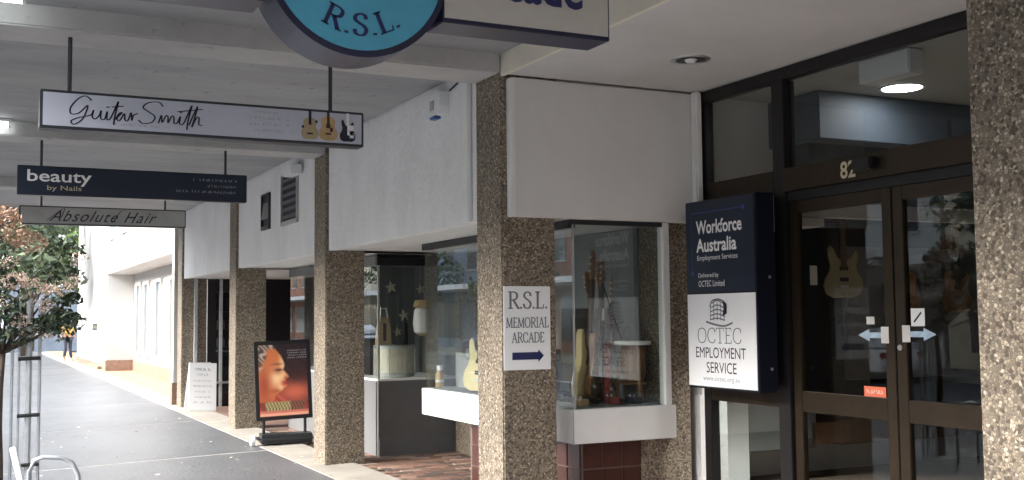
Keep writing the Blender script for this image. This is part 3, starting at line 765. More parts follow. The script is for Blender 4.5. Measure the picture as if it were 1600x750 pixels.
g = guitar('electric', 'guitar_cream', 'cream bodied guitar leaning upright at the glass corner of the display box'); lean(g, (4.49, 7.80, FL + .01), 40, -4, 7, 1.22)
g = guitar('electric', 'guitar_sun', 'brown guitar with a dark neck leaning behind the cream guitar'); lean(g, (4.60, 7.86, FL + .01), 50, -4, 8, 1.15)
g = guitar('acoustic', 'guitar_sun', 'brown acoustic guitar standing dark at the back of the display box'); lean(g, (4.74, 7.98, FL + .01), 25, -6, -3, .92)
g = guitar('electric', 'guitar_cream', 'pale cream guitar standing by the street glass left of the plaque column'); lean(g, (4.30, 9.5, FL + .01), -62, 0, 6, 1.05)
g = guitar('electric', 'guitar_dull', 'cream guitar body hanging inside behind the left door'); put(g, (7.06, 7.6, 1.74), (0, 0, -25))
g = guitar('electric', 'guitar_red', 'dark red guitar hanging inside high behind the left door stile'); put(g, (6.62, 7.9, 1.85), (0, 0, -40)); g.scale = (.7,) * 3
tag(box('hanging_card', 'paper', (6.67, 6.75, 7.6, 7.603, 1.85, 2.02)), 'small white card hanging left of the cream guitar behind the door', 'card')
g = guitar('acoustic', 'guitar_sun', 'brown acoustic guitar hanging in the lobby behind the right door'); put(g, (8.9, 8.7, 1.55), (0, 0, -20))
g = guitar('electric', 'wood', 'brown guitar hanging far back behind the right door'); put(g, (9.7, 8.7, 1.6), (0, 0, -20))
g = guitar('acoustic', 'wood_dark', 'near black acoustic guitar standing at the left back of the display box'); lean(g, (4.38, 8.25, FL + .01), 30, -6, 2, 1.12)
g = guitar('electric', 'guitar_red', 'dark red guitar standing among the brown ones in the display box'); lean(g, (4.70, 7.76, FL + .01), 55, -5, 5, 1.0)
g = guitar('acoustic', 'wood', 'orange brown guitar standing behind the stool in the display box'); lean(g, (4.90, 8.22, FL + .01), 5, -5, 3, 1.0)
g = guitar('electric', 'black_metal', 'black guitar leaning farther along the street glass'); lean(g, (4.62, 9.0, FL + .01), -30, -4, -4, 1.08)
ap = empty('amplifier', (4.70, 8.9, FL), 'black amplifier cabinet on the display floor behind the guitars', 'amplifier')
MB().box(-.22, .22, -.11, .11, 0, .40, bev=.012).build('cabinet', 'black_metal', ap)
MB().box(-.19, .19, -.116, -.108, .03, .29).build('grille', 'shop_grey', ap)
for k in range(5): MB().lathe([(.014, -.125), (.014, -.11)], c=(-.14 + k * .07, 0, .345), seg=10, axis='Y').build('knob', 'steel', ap)
for k, (x, yy, h_, m, lb_) in enumerate(((4.34, 7.62, .05, 'wood_pale', 'small tan pedal at the glass corner of the display floor'), (4.62, 7.62, .06, 'guitar_red', 'small red pedal in the middle of the display floor'), (4.82, 7.6, .05, 'black_metal', 'small black pedal near the white frame post'))):
    pd_ = empty('effects_pedal', (x, yy, FL), lb_, 'pedal', 'pedals on the display floor')
    MB().box(-.045, .045, -.06, .06, 0, h_, bev=.006).build('case', m, pd_)
    for q in (-.02, .02): MB().lathe([(.010, h_), (.009, h_ + .016)], c=(q, .03, 0), seg=8).build('knob', 'steel', pd_)
# other goods in the near display
st = empty('stool', (4.90, 7.74, FL), 'small wooden stool with a pale seat at the right of the display box', 'stool')
MB().lathe([(0.15, 0.46), (0.155, 0.475), (0.15, 0.49)], seg=24).build('seat', 'paper', st)
for k in range(3):
    a = k * 2.094 + 0.4
    MB().tube([(0.10 * math.cos(a), 0.10 * math.sin(a), 0.46), (0.13 * math.cos(a), 0.13 * math.sin(a), 0)], 0.014).build('leg', 'wood', st)
MB().lathe([(0.105, 0.14), (0.112, 0.15), (0.105, 0.16)], seg=18).build('ring', 'wood', st)
MB().lathe([(0.09, 0.17), (0.11, 0.25), (0.10, 0.42), (0.08, 0.455)], seg=18).build('basket', 'wood', st)
pc = empty('poster_card', (4.80, 8.30, 1.30), 'grey framed poster card standing behind the guitars', 'poster')
MB().box(-0.25, 0.24, 0, 0.02, -0.26, 0.36).build('card_board', 'paper_grey', pc)
MB().box(-0.16, 0.14, -0.004, -0.001, 0.08, 0.28).build('print', 'shop_grey', pc)
tp = empty('tripod', (4.80, 8.05, FL), 'thin black music stand behind the stool', 'stand')
MB().tube([(0, 0, 0.3), (0, 0, 1.02)], 0.008).build('pole', 'black_metal', tp)
for k in range(3):
    a = k * 2.094
    MB().tube([(0, 0, 0.34), (0.16 * math.cos(a), 0.16 * math.sin(a), 0)], 0.007).build('leg', 'black_metal', tp)
MB().tube([(0, 0, 1.0), (0.22, 0.05, 0.50)], 0.006).build('arm', 'black_metal', tp)
MB().box(-0.02, 0.02, -0.012, 0.012, 0.66, 0.76, bev=0.004).build('clip', 'plastic_white', tp)
tag(box('price_card', 'paper', (4.20, 4.203, 8.05, 8.28, 1.58, 1.80)), 'white paper card taped to the street glass right of the plaque', 'card')
# cases and cloth on the display floor
mb = MB()
for k in range(14):
    x = random.uniform(4.3, 4.85); yy = random.uniform(7.6, 9.2); a = random.uniform(0, 6)
    mb.tube([(x, yy, FL + .02), (x + .12 * math.cos(a), yy + .12 * math.sin(a), FL + .05), (x + .2 * math.cos(a + .5), yy + .2 * math.sin(a + .5), FL + .015)], 0.018, 6)
tag(mb.build('cables', 'black_metal'), 'coiled black cables lying on the display floor', 'cables', kind='stuff')
bt = empty('bottle', (4.28, 10.36, FL), 'small brown bottle with a white cap at the far corner of the white sill', 'bottle')
MB().lathe([(0.04, 0), (0.043, 0.02), (0.043, 0.13), (0.025, 0.16), (0.02, 0.17)], seg=16).build('glass', 'wood_pale', bt)
MB().lathe([(0.03, 0.168), (0.03, 0.215)], seg=16).build('cap', 'paper', bt)
MB().lathe([(0.0445, 0.05), (0.0445, 0.075)], seg=16).build('band', 'paper', bt)
tag(MB().box(4.45, 4.47, 9.2, 10.35, FL, 1.24, bev=0.004).build('divider_board', 'paper_grey'), 'pale grey board standing behind the street glass of the display box', 'board')
# goods in the far display case
dr = empty('drum', (4.66, 12.72, 0.887), 'cream drum standing in the grey display case', 'drum')
MB().lathe([(0.235, 0), (0.24, 0.01), (0.24, 0.37), (0.235, 0.38)], seg=32).build('shell', 'cream_drum', dr)
for z in (0.01, 0.34): MB().lathe([(0.246, z), (0.252, z + .01), (0.252, z + .03), (0.246, z + .04)], seg=32).build('hoop', 'steel', dr)
for k in range(8):
    a = k * math.pi / 4 + .2
    MB().tube([(0.255 * math.cos(a), 0.255 * math.sin(a), 0.04), (0.255 * math.cos(a), 0.255 * math.sin(a), 0.34)], 0.006, 6).build('lug', 'steel', dr)
hb = empty('handbag', (4.52, 12.66, 1.268), 'tan leather bag resting on the cream drum', 'bag')
MB().poly([(-.09, 0), (.09, 0), (.075, .20), (.045, .33), (-.045, .33), (-.075, .20)], (0, 0, 0), (1, 0, 0), (0, 0, 1), (0, 0.10, 0)).build('body', 'wood_pale', hb)
MB().tube([(-.05, .03, .32), (-.035, .03, .44), (.03, .03, .44), (.05, .03, .32)], 0.010).build('strap', 'paper', hb)
MB().box(-0.02, 0.02, -0.004, 0.0, 0.05, 0.26).build('flap', 'wood_dark', hb)
tag(MB().lathe([(0.03, 0), (0.035, 0.01), (0.03, 0.24), (0.012, 0.28), (0.012, 0.33)], c=(4.78, 12.66, 1.268), seg=14).build('bottle', 'black_metal'), 'slim black bottle beside the tan bag on the drum', 'bottle')
ln = empty('hanging_lantern', (4.98, 12.6, 1.40), 'pale fabric lantern hanging in the grey display case', 'lantern')
MB().lathe([(0.07, 0.0), (0.10, 0.02), (0.115, 0.12), (0.10, 0.28), (0.075, 0.31)], seg=20).build('shade', 'paper', ln)
MB().lathe([(0.085, 0.312), (0.115, 0.33), (0.09, 0.40), (0.03, 0.41)], seg=20).build('cap', 'wood_pale', ln)
MB().lathe([(0.03, -0.03), (0.075, -0.001)], seg=20).build('base', 'wood_pale', ln)
MB().tube([(0, 0, .41), (0, 0, .92)], 0.003, 5).build('cord', 'ink', ln)
def star(x, yy, z, r, label):
    pts = []
    for k in range(10):
        rad = r if k % 2 == 0 else r * 0.42
        a = math.pi / 2 + k * math.pi / 5 + 0.2
        pts.append((rad * math.cos(a), rad * math.sin(a)))
    o = empty('paper_star', (x, yy, z), label, 'star', 'stars hanging in the grey display case')
    MB().poly(pts, (0, 0, 0), (1, 0, 0), (0, 0, 1), (0, 0.012, 0)).build('star_shape', 'cream_drum', o)
    MB().tube([(0, 0.006, r), (0, 0.006, FZ - 0.03 - z)], 0.002, 4).build('string', 'ink_mid', o)
star(4.80, 13.2, 1.98, 0.085, 'pale star hanging highest in the grey display case')
star(5.12, 13.0, 1.95, 0.07, 'pale star hanging beside the lantern cord')
star(4.86, 12.9, 1.62, 0.075, 'pale star hanging above the drum')
star(4.76, 12.85, 1.42, 0.06, 'lowest pale star hanging just over the drum')
tag(MB().lathe([(0.05, 0), (0.06, 0.02), (0.05, 0.22), (0.03, 0.3), (0.03, 0.32)], c=(4.40, 13.3, 0.887), seg=16).build('vase', 'white_gloss'), 'white vase at the left of the grey display case', 'vase')
tag(box('switch_plate', 'black_metal', (5.0, 5.06, 13.53, 13.548, 1.15, 1.24)), 'small dark switch plate on the display case back panel', 'switch')
# shelves of goods in the far shop
shf = empty('goods_shelf', (0, 0, 0), 'shelves of small bottles behind the far shop window', 'shelf')
for z in (0.95, 1.35, 1.75):
    box('shelf_board', 'shop_grey', (4.9, 6.2, 15.9, 16.15, z, z + 0.025), shf)
k = 0
for z in (0.975, 1.375):
    for i in range(9):
        x = 4.97 + i * 0.13
        bm_, cn = (('paper', 'white'), ('sign_grey', 'grey'), ('plastic_blue', 'blue'), ('petal', 'pink'))[(i * 5 + k * 3) % 4]
        b = MB().lathe([(0.025, 0), (0.028, 0.01), (0.028, 0.12 + .03 * ((i * 7 + k) % 3)), (0.012, 0.17), (0.012, 0.2)], c=(x, 16.0, z), seg=10).build('bottle', bm_)
        which = ['leftmost', 'second', 'third', 'fourth', 'fifth', 'sixth', 'seventh', 'eighth', 'last'][i]
        tag(b, '%s bottle, %s from the left on the %s shelf behind the far window' % (cn, which, 'lower' if z < 1.2 else 'upper'), 'bottle', 'bottles on the far shop shelves')
        k += 1

# ================================================================== HANGING SIGNS
U, V = (1, 0, 0), (0, 0, 1)
def sign_box(name, label, x0, x1, yf, z0, z1, d, face, frame_m, fr=0.022, rods=(), rod_top=H_BEAM, cat='sign'):
    t = empty(name, (0, 0, 0), label, cat)
    box('cabinet', frame_m, (x0, x1, yf, yf + d, z0, z1), t, bev=0.006)
    box('face_panel', face, (x0 + fr, x1 - fr, yf - 0.003, yf + 0.001, z0 + fr, z1 - fr), t)
    box('face_panel', face, (x0 + fr, x1 - fr, yf + d - 0.001, yf + d + 0.003, z0 + fr, z1 - fr), t)
    for x in rods:
        MB().tube([(x, yf + d / 2, z1 - 0.01), (x, yf + d / 2, rod_top + 0.02)], 0.014, 8).build('rod', 'rod', t)
    return t
# guitar shop sign
GY = 7.42
gs = sign_box('hanging_sign', 'long pale hanging sign with GuitarSmith in script and three guitars', 0.385, 2.495, GY, 2.80, 3.045, 0.13, 'sign_white', 'rod', 0.018, rods=(0.56, 2.27))
SCR = [
 [(.62, .84), (.46, 1.02), (.26, .86), (.08, .48), (.10, .22), (.30, .28), (.52, .62), (.40, .05), (.18, -.22), (.10, -.08), (.30, .08), (.60, .22), (.67, .44), (.64, .16), (.71, .06), (.82, .22), (.87, .44), (.86, .12), (.96, .08), (1.03, .42), (1.02, .1), (1.1, .1), (1.22, .5), (1.32, .88), (1.24, .3), (1.20, -.14)],
 [(1.14, .62), (1.46, .70)], [(1.0, .60), (1.1, .62)],
 [(1.20, .06), (1.42, .40), (1.34, .36), (1.28, .14), (1.36, .06), (1.48, .38), (1.50, .1), (1.58, .1), (1.66, .44), (1.68, .1), (1.72, .32), (1.84, .42)],
 [(2.52, .80), (2.40, .98), (2.12, .92), (1.98, .70), (2.14, .52), (2.30, .34), (2.22, .08), (1.98, .0), (1.86, .14)],
 [(2.40, .06), (2.48, .42), (2.50, .1), (2.60, .40), (2.66, .36), (2.66, .1), (2.76, .40), (2.82, .36), (2.83, .1), (2.92, .14), (3.0, .42), (2.98, .1), (3.08, .1), (3.20, .5), (3.32, .94), (3.22, .3), (3.18, -.16)],
 [(2.92, .62), (3.62, .80)], [(2.98, .58), (3.06, .60)],
 [(3.24, .06), (3.48, .92), (3.38, .3), (3.32, -.02), (3.44, .38), (3.52, .42), (3.52, .12), (3.62, .1)],
]
mb = MB()
for s in SCR: mb.ribbon([(p[0] * 0.230, p[1] * 0.150) for p in s], 0.0105, (0.545, GY - 0.005, 2.865), U, V, (0, 0, 0), True, 0.0055)
mb.build('lettering', 'ink', gs, fix=False)
micro_text('small_print', 'ink_mid', (0.83, GY - 0.005, 2.842), U, V, 0.34, 0.012, gs, n=24, seed=3)
for k, (a, w) in enumerate(((1.72, .19), (1.69, .27), (1.69, .27), (1.72, .2))):
    micro_text('small_print', 'ink_mid', (a, GY - 0.005, 2.990 - k * 0.042), U, V, w, 0.016, gs, n=12, seed=20 + k)
def printed_guitar(x, z0, h, outline, m, extra, m2):
    s = h / 0.46
    t = MB().poly([(p[0] * s, p[1] * s) for p in outline], (x, GY - 0.006, z0), U, V, (0, 0.002, 0)).build('guitar_print', m, gs)
    q = MB().box(x - 0.009, x + 0.009, GY - 0.0085, GY - 0.0062, z0 + h * 0.72, 3.03)
    for (ax, az, w, hh) in extra: q.box(x + ax - w / 2, x + ax + w / 2, GY - 0.0085, GY - 0.0062, z0 + az - hh / 2, z0 + az + hh / 2)
    q.build('guitar_detail', m2, t)
printed_guitar(2.105, 2.832, 0.14, OUT['acoustic'], 'tan', [(0.045, .125, .016, .016), (-.05, .085, .016, .016), (0, .04, .04, .01)], 'ink')
printed_guitar(2.235, 2.832, 0.155, OUT['acoustic'], 'wood_pale', [(0, .10, .03, .03), (0.022, .075, .02, .03), (0, .045, .04, .012)], 'wood_dark')
printed_guitar(2.375, 2.832, 0.15, OUT['electric'], 'ink', [(0.02, .08, .045, .07), (0.03, .05, .03, .05)], 'sign_white_bright')
# beauty sign
BY = 11.90
bs = sign_box('hanging_sign', 'dark navy hanging sign with the word beauty in white', 0.425, 2.685, BY, 2.845, 3.14, 0.10, 'sign_blue', 'navy_dark', 0.012, rods=(0.645, 2.465))
text('lettering', 'beauty', 'letter_white', (0.515, BY - 0.005, 2.945), U, V, w=0.60, h=0.155, parent=bs, bold=0.012)
text('lettering', 'by Nails', 'letter_pale', (0.70, BY - 0.005, 2.885), U, V, w=0.32, h=0.062, parent=bs)
for k, (a, w) in enumerate(((2.12, .46), (2.27, .3), (1.95, .63))):
    micro_text('small_print', 'ink_mid', (a, BY - 0.005, 3.055 - k * 0.062), U, V, w, 0.026, bs, n=14 + 3 * k, seed=40 + k, gap=0.08)
# hair salon sign
HY = 16.40
hs = sign_box('hanging_sign', 'grey hanging sign reading Absolute Hair, half hidden by the small tree', 0.62, 2.825, HY, 2.915, 3.17, 0.16, 'sign_grey', 'dark_frame', 0.016, rods=(0.9, 2.545))
text('lettering', 'Absolute Hair', 'ink', (1.0, HY - 0.005, 2.965), U, V, w=1.42, h=0.155, parent=hs, shear=0.55, spacing=1.15)
mb = MB()
for s in ([(0, .02), (.10, .10), (.22, .19), (.18, .06)], [(.86, .02), (.95, .16), (1.02, .19)]):
    mb.ribbon(s, 0.012, (0.97, HY - 0.006, 2.955), U, V, (0, 0, 0), True, 0.004)
mb.build('flourish', 'ink', hs, fix=False)

# memorial arcade sign with the round badge, at the top of the view
RY, RD = 4.40, 0.205
rs = empty('arcade_sign', (0, 0, 0), 'navy framed arcade sign with a round sky blue lettered badge', 'sign')
RCX, RCZ, RR = 1.452, 3.092, 0.376
for x0, x1 in ((0.215, 1.06), (1.84, 2.69)):
    box('cabinet', 'navy', (x0, x1, RY, RY + RD, 2.885, 3.30), rs, bev=0.004)
    box('face_panel', 'sign_cream', (x0 + 0.008, x1 - 0.010, RY - 0.003, RY, 2.905, 3.28), rs)
def ring_poly(r, n=64, a0=0.0): return [(r * math.cos(2 * math.pi * k / n + a0), r * math.sin(2 * math.pi * k / n + a0)) for k in range(n)]
MB().poly(ring_poly(RR + 0.028), (RCX, RY - 0.02, RCZ), U, V, (0, RD + 0.04, 0)).build('badge_drum', 'navy', rs)
MB().poly(ring_poly(RR), (RCX, RY - 0.026, RCZ), U, V, (0, 0.005, 0)).build('badge_face', 'disc_blue', rs)
MB().poly(ring_poly(0.165), (RCX, RY - 0.030, RCZ + 0.055), U, V, (0, 0.003, 0)).build('badge_centre', 'tan', rs)
mb = MB()
def badge_letter(c, ang, h, w):
    a = R(ang); rad = 0.315
    o = Vector((RCX + rad * math.sin(a), RY - 0.0285, RCZ - rad * math.cos(a)))
    uu_ = Vector((math.cos(a), 0, math.sin(a))); vv_ = Vector((-math.sin(a), 0, math.cos(a)))
    adv, stt, se = SERIF[c]
    kx = w / adv
    def place(pts): return [(p[0] * kx - w / 2, p[1] * h) for p in pts]
    for pts, k in stt:
        if k == 2: mb.ribbon(place(pts), .19 * h, o, uu_, vv_, (0, 0, 0), True, .07 * h)
        else: mb.ribbon(place(pts), (.19 if k else .07) * h, o, uu_, vv_, (0, 0, 0), False)
    for p, q, yy in se:
        e = 0.03 if yy == 0 else -0.03
        mb.ribbon(place([(p, yy + e), (q, yy + e)]), .075 * h, o, uu_, vv_, (0, 0, 0), False)
for c, ang, w in (('R', -24, .085), ('.', -10.5, .03), ('S', 1, .066), ('.', 13, .03), ('L', 24, .07), ('.', 34, .03)):
    badge_letter(c, ang, 0.095, w)
mb.build('lettering', 'ink_navy', rs, fix=False)
text('lettering', 'Arcade', 'ink_navy', (1.885, RY - 0.006, 3.012), U, V, w=0.66, h=0.19, parent=rs, bold=0.025)
text('lettering', 'Memorial', 'ink_navy', (0.28, RY - 0.006, 3.012), U, V, w=0.72, h=0.19, parent=rs, bold=0.025)
for x in (0.5, 1.45, 2.4):
    MB().tube([(x, RY + RD / 2, 3.29), (x, RY + RD / 2, H_SOF + 0.02)], 0.014).build('rod', 'rod', rs)

# ================================================================== WALL SIGNS
# plaque on the column
pq = empty('arcade_plaque', (0, 0, 0), 'white plaque reading R.S.L. Memorial Arcade with a navy arrow, on the column', 'sign')
PY = 7.306
box('plate', 'sign_white_bright', (3.525, 3.912, PY, 7.3135, 1.205, 1.82), pq, bev=0.002)
serif_text('lettering', 'R.S.L.', 'ink_grey', (3.562, PY - 0.002, 1.655), U, V, 0.33, 0.125, pq, thick=0.16, thin=0.07)
serif_text('lettering', 'MEMORIAL', 'ink_grey', (3.542, PY - 0.002, 1.515), U, V, 0.355, 0.075, pq, thick=0.14, thin=0.08)
serif_text('lettering', 'ARCADE', 'ink_grey', (3.588, PY - 0.002, 1.405), U, V, 0.27, 0.075, pq, thick=0.14, thin=0.08)
MB().poly([(0, .018), (0, .072), (.215, .072), (.215, .09), (.26, .045), (.215, 0), (.215, .018)], (3.592, PY - 0.001, 1.262), U, V, (0, -0.002, 0)).build('arrow', 'ink_navy', pq)
# light box by the doors
wf = empty('sign_light_box', (0, 0, 0), 'tall light box, navy employment panel over a white one, beside the doors', 'sign')
SX = 5.0
box('cabinet', 'navy_dark', (SX, SX + 0.165, 6.245, 7.10, 1.045, 2.462), wf, bev=0.006)
box('mount', 'black_metal', (SX + 0.166, DX + 0.002, 6.36, 7.0, 1.2, 2.3), wf)
box('upper_panel', 'sign_blue', (SX - 0.004, SX - 0.0005, 6.265, 7.085, 1.768, 2.452), wf)
box('lower_panel', 'sign_white_bright', (SX - 0.004, SX - 0.0005, 6.265, 7.085, 1.062, 1.752), wf)
US, VS = (0, -1, 0), (0, 0, 1)
xs = SX - 0.006
text('lettering', 'Workforce', 'letter_white', (xs, 6.955, 2.205), US, VS, w=0.555, h=0.105, parent=wf, bold=0.022)
text('lettering', 'Australia', 'letter_white', (xs, 6.955, 2.068), US, VS, w=0.49, h=0.105, parent=wf, bold=0.022)
text('lettering', 'Employment Services', 'letter_white', (xs, 6.945, 1.995), US, VS, w=0.49, h=0.05, parent=wf)
text('lettering', 'Delivered by', 'letter_white', (xs, 6.935, 1.868), US, VS, w=0.25, h=0.042, parent=wf)
text('lettering', 'OCTEC Limited', 'letter_white', (xs, 6.935, 1.808), US, VS, w=0.32, h=0.046, parent=wf)
mb = MB()
mb.ribbon([(0, 1.92), (0, 2.37), (.62, 2.37)], 0.008, (xs, 7.01, 0), US, VS, (0, 0, 0), False)
mb.poly(ring_poly(0.018, 12), (xs, 7.01 - .63, 2.37), US, VS, (-0.001, 0, 0)); mb.poly(ring_poly(0.018, 12), (xs, 7.01, 1.91), US, VS, (-0.001, 0, 0))
mb.build('bracket_line', 'line_blue', wf)
serif_text('lettering', 'OCTEC', 'ink_grey', (xs, 6.965, 1.385), US, VS, 0.54, 0.115, wf, thick=0.10, thin=0.055)
text('lettering', 'EMPLOYMENT', 'ink', (xs, 6.985, 1.275), US, VS, w=0.60, h=0.08, parent=wf)
text('lettering', 'SERVICE', 'ink', (xs, 6.855, 1.165), US, VS, w=0.36, h=0.08, parent=wf)
text('lettering', 'www.octec.org.au', 'ink_mid', (xs, 6.90, 1.095), US, VS, w=0.44, h=0.04, parent=wf)
mb = MB()                                                       # little line drawing of a building on a base line
oo = (xs, 6.83, 1.525)
mb.ribbon([(-.02, .02), (.08, .0), (.20, -.012), (.30, .012)], .014, oo, US, VS, (0, 0, 0))
for k in range(5): mb.ribbon([(.03 + k * .006, .035 + k * .03), (.12, .045 + k * .033), (.21, .03 + k * .03)], .009, oo, US, VS, (0, 0, 0))
for k in range(5): mb.ribbon([(.035 + k * .042, .03), (.04 + k * .04, .16)], .008, oo, US, VS, (0, 0, 0), False)
mb.ribbon([(.03, .13), (.06, .175), (.14, .185), (.2, .165), (.235, .12)], .012, oo, US, VS, (0, 0, 0))
mb.build('emblem', 'ink_grey', wf, fix=False)
mb = MB().poly([(.185, .06), (.235, .08), (.235, .15), (.19, .18), (.2, .12)], (oo[0] - .001, oo[1], oo[2]), US, VS, (-0.001, 0, 0)); mb.build('emblem', 'ink', wf)
for z in (1.2, 1.85): MB().box(SX + 0.10, SX + 0.12, 6.241, 6.246, z, z + 0.02).build('screw', 'steel', wf)

# ================================================================== FASCIA FITTINGS
XW = XF + 0.028
al = empty('alarm_box', (XW, 8.52, 3.36), 'white alarm box with a blue lens on the white fascia', 'alarm')
MB().poly([(-.14, -.09), (.14, -.09), (.16, -.02), (.15, .10), (-.15, .10), (-.16, -.02)], (-0.09, 0, 0), (0, -1, 0), (0, 0, 1), (0.09, 0, 0)).build('case', 'plastic_white', al)
MB().box(-0.094, -0.03, -0.07, 0.05, -0.115, -0.088, bev=0.008).build('lens', 'plastic_blue', al)
MB().box(-0.095, -0.0905, -0.05, 0.03, -0.04, 0.04).build('label_plate', 'sign_grey', al)
MB().tube([(-.01, -.2, .1), (-.01, -.36, .13)], 0.008).build('cable', 'ink', al)
a2 = empty('flood_light', (XW, 12.95, 3.36), 'small white fitting above the louvred vent', 'light')
MB().box(-0.15, -0.02, -0.20, 0.2, -0.06, 0.06, bev=0.012).build('case', 'plastic_white', a2)
MB().box(-0.02, 0.002, -0.05, 0.05, -0.04, 0.1, bev=0.005).build('bracket', 'steel', a2)
def vent(y0, y1, z0, z1, n, label, frame_m):
    v = empty('wall_vent', (0, 0, 0), label, 'vent')
    box('backing', 'ink', (XW - 0.004, XW + 0.001, y0 + .02, y1 - .02, z0 + .02, z1 - .02), v)
    for a in ((y0, y1, z0 - .03, z0 + .02), (y0, y1, z1 - .02, z1), (y0, y0 + .02, z0 + .02, z1 - .02), (y1 - .02, y1, z0 + .02, z1 - .02)):
        box('frame', frame_m, (XW - 0.03, XW + 0.002, *a), v)
    for k in range(n):
        z = z0 + .03 + (k + .5) * (z1 - z0 - .06) / n; hh = (z1 - z0) / n * .24
        MB().poly([(0, -hh), (.028, hh), (.028, hh - .008), (0, -hh - .008)], (XW - .032, y0 + .021, z), (1, 0, 0), (0, 0, 1), (0, y1 - y0 - .042, 0)).build('slat', 'grey_panel_light', v)
vent(12.98, 13.72, 2.78, 3.385, 6, 'louvred dark wall vent high on the white fascia', 'sign_grey')
vent(14.34, 14.76, 2.80, 3.25, 1, 'narrow dark opening left of the louvred vent', 'dark_frame')
# tube lights at the beams
def tube_light(x0, x1, yc, z, label):
    t = empty('tube_light', (0, 0, 0), label, 'light', 'tube lights under the awning')
    box('batten', 'plastic_white', (x0, x1, yc - .05, yc + .05, z - .03, z), t, bev=0.004)
    MB().tube([(x0 + .03, yc, z - .055), (x1 - .03, yc, z - .055)], 0.03, 12).build('tube', 'tube_lit', t)
    for x in (x0 + .01, x1 - .03): box('end_cap', 'plastic_white', (x, x + .02, yc - .035, yc + .035, z - .09, z - .031), t)
tube_light(-0.5, 0.285, 6.98, H_SOF - 0.002, 'bright tube light under the awning at the upper left corner')
tube_light(-0.5, 0.355, 11.62, H_SOF - 0.002, 'smaller far tube light under the awning at the left edge')

# ================================================================== POSTER STAND
ps = empty('poster_stand', (3.66, 14.0, 0), 'black framed poster stand with a glowing orange face print on a dark wheeled base', 'sign')
ps.rotation_euler = (0, 0, R(-6))
bd = empty('board', (0, 0, 0.32)); bd.parent = ps; bd.rotation_euler = (R(-3), R(-2.0), 0)
PW, PH = 0.71, 1.0
box('frame', 'black_metal', (-PW / 2, PW / 2, 0, 0.05, 0, PH), bd, bev=0.006)
def poster_colour(u, v):
    """orange face in three-quarter profile looking right, dark upper right, print bars below"""
    def mix(a, b, k): k = max(0, min(1, k)); return tuple(x + (y - x) * k for x, y in zip(a, b))
    def blob(cx, cy, rx, ry): return math.exp(-(((u - cx) / rx) ** 2 + ((v - cy) / ry) ** 2))
    c = mix((0.50, 0.08, 0.05), (0.02, 0.015, 0.02), (v - 0.26) * 2.4 + (u - 0.40) * 1.5)
    c = mix(c, (0.06, 0.018, 0.02), 0.7 * (0.5 + 0.5 * math.sin(u * 17 + v * 31 + 3 * math.sin(v * 13 + u * 9))))
    c = mix(c, (0.70, 0.16, 0.09), blob(0.75, 0.33, 0.35, 0.12) * 0.8)
    # profile line: face lies left of it
    prof = [(0.20, 0.30), (0.30, 0.36), (0.36, 0.50), (0.38, 0.52), (0.42, 0.60), (0.45, 0.56), (0.47, 0.59), (0.50, 0.55), (0.54, 0.64), (0.58, 0.60), (0.64, 0.52), (0.72, 0.55), (0.84, 0.48), (0.95, 0.36), (1.0, 0.30)]
    e = 0.3
    for (v0, e0), (v1, e1) in zip(prof, prof[1:]):
        if v0 <= v <= v1: e = e0 + (e1 - e0) * (v - v0) / (v1 - v0)
    if v > 0.20 and u < e:
        sk = mix((0.60, 0.17, 0.06), (0.95, 0.60, 0.33), blob(0.36, 0.53, 0.13, 0.12) + blob(0.50, 0.70, 0.07, 0.16) + 0.7 * blob(0.44, 0.38, 0.06, 0.05))
        sk = mix(sk, (0.34, 0.06, 0.035), blob(0.10, 0.42, 0.13, 0.22) * 0.9)
        sk = mix(sk, (0.42, 0.10, 0.05), blob(0.40, 0.635, 0.12, 0.05) * 0.8)         # eye socket
        sk = mix(sk, (0.06, 0.03, 0.03), blob(0.41, 0.645, 0.08, 0.014) * 1.3)        # lashes
        sk = mix(sk, (0.20, 0.07, 0.04), blob(0.39, 0.725, 0.13, 0.014) * 1.0)        # brow
        sk = mix(sk, (0.55, 0.04, 0.04), blob(0.53, 0.478, 0.06, 0.018) + blob(0.52, 0.440, 0.05, 0.018))
        sk = mix(sk, (0.20, 0.03, 0.03), blob(0.53, 0.460, 0.06, 0.007))
        sk = mix(sk, (0.35, 0.08, 0.04), blob(0.55, 0.53, 0.035, 0.018))
        sk = mix(sk, (0.40, 0.09, 0.04), blob(0.33, 0.35, 0.16, 0.035) * 0.9)
        hair = (v - 0.80 + 0.05 * math.sin(u * 23)) * 7 + (0.20 - u + 0.03 * math.sin(v * 40)) * 7 * (v > 0.48)
        wv = 0.5 + 0.5 * math.sin(u * 46 + math.sin(v * 31 + u * 12) * 3.2 + v * 25)
        sk = mix(sk, mix((0.07, 0.05, 0.045), (0.58, 0.45, 0.36), wv * wv), hair)
        sk = mix(sk, (0.30, 0.07, 0.04), max(0, (0.36 - v) * 2.2))
        c = mix(c, sk, (e - u) * 28)
    if 0.07 < v < 0.20 and 0.12 < u < 0.92:
        k = 0.5 + 0.5 * math.sin(u * 95 + int(v * 26) * 2.1)
        c = mix((0.10, 0.07, 0.03), (0.50, 0.42, 0.20), k) if u < 0.64 else mix((0.09, 0.02, 0.02), (0.4, 0.22, 0.12), k * 0.5)
    if v < 0.045: c = (0.80, 0.38, 0.27)
    if 0.045 <= v <= 0.07 or v < 0.004: c = mix(c, (0.62, 0.2, 0.14), 0.8)
    if u > 0.60 and 0.80 < v < 0.93 and int(v * 60) % 2 == 0 and math.sin(u * 140 + v * 300) > -0.3: c = (0.30, 0.30, 0.32)
    return c
NU, NV = 64, 88
bm = bmesh.new(); cl = bm.loops.layers.color.new('print'); grid = {}
m_ = 0.05
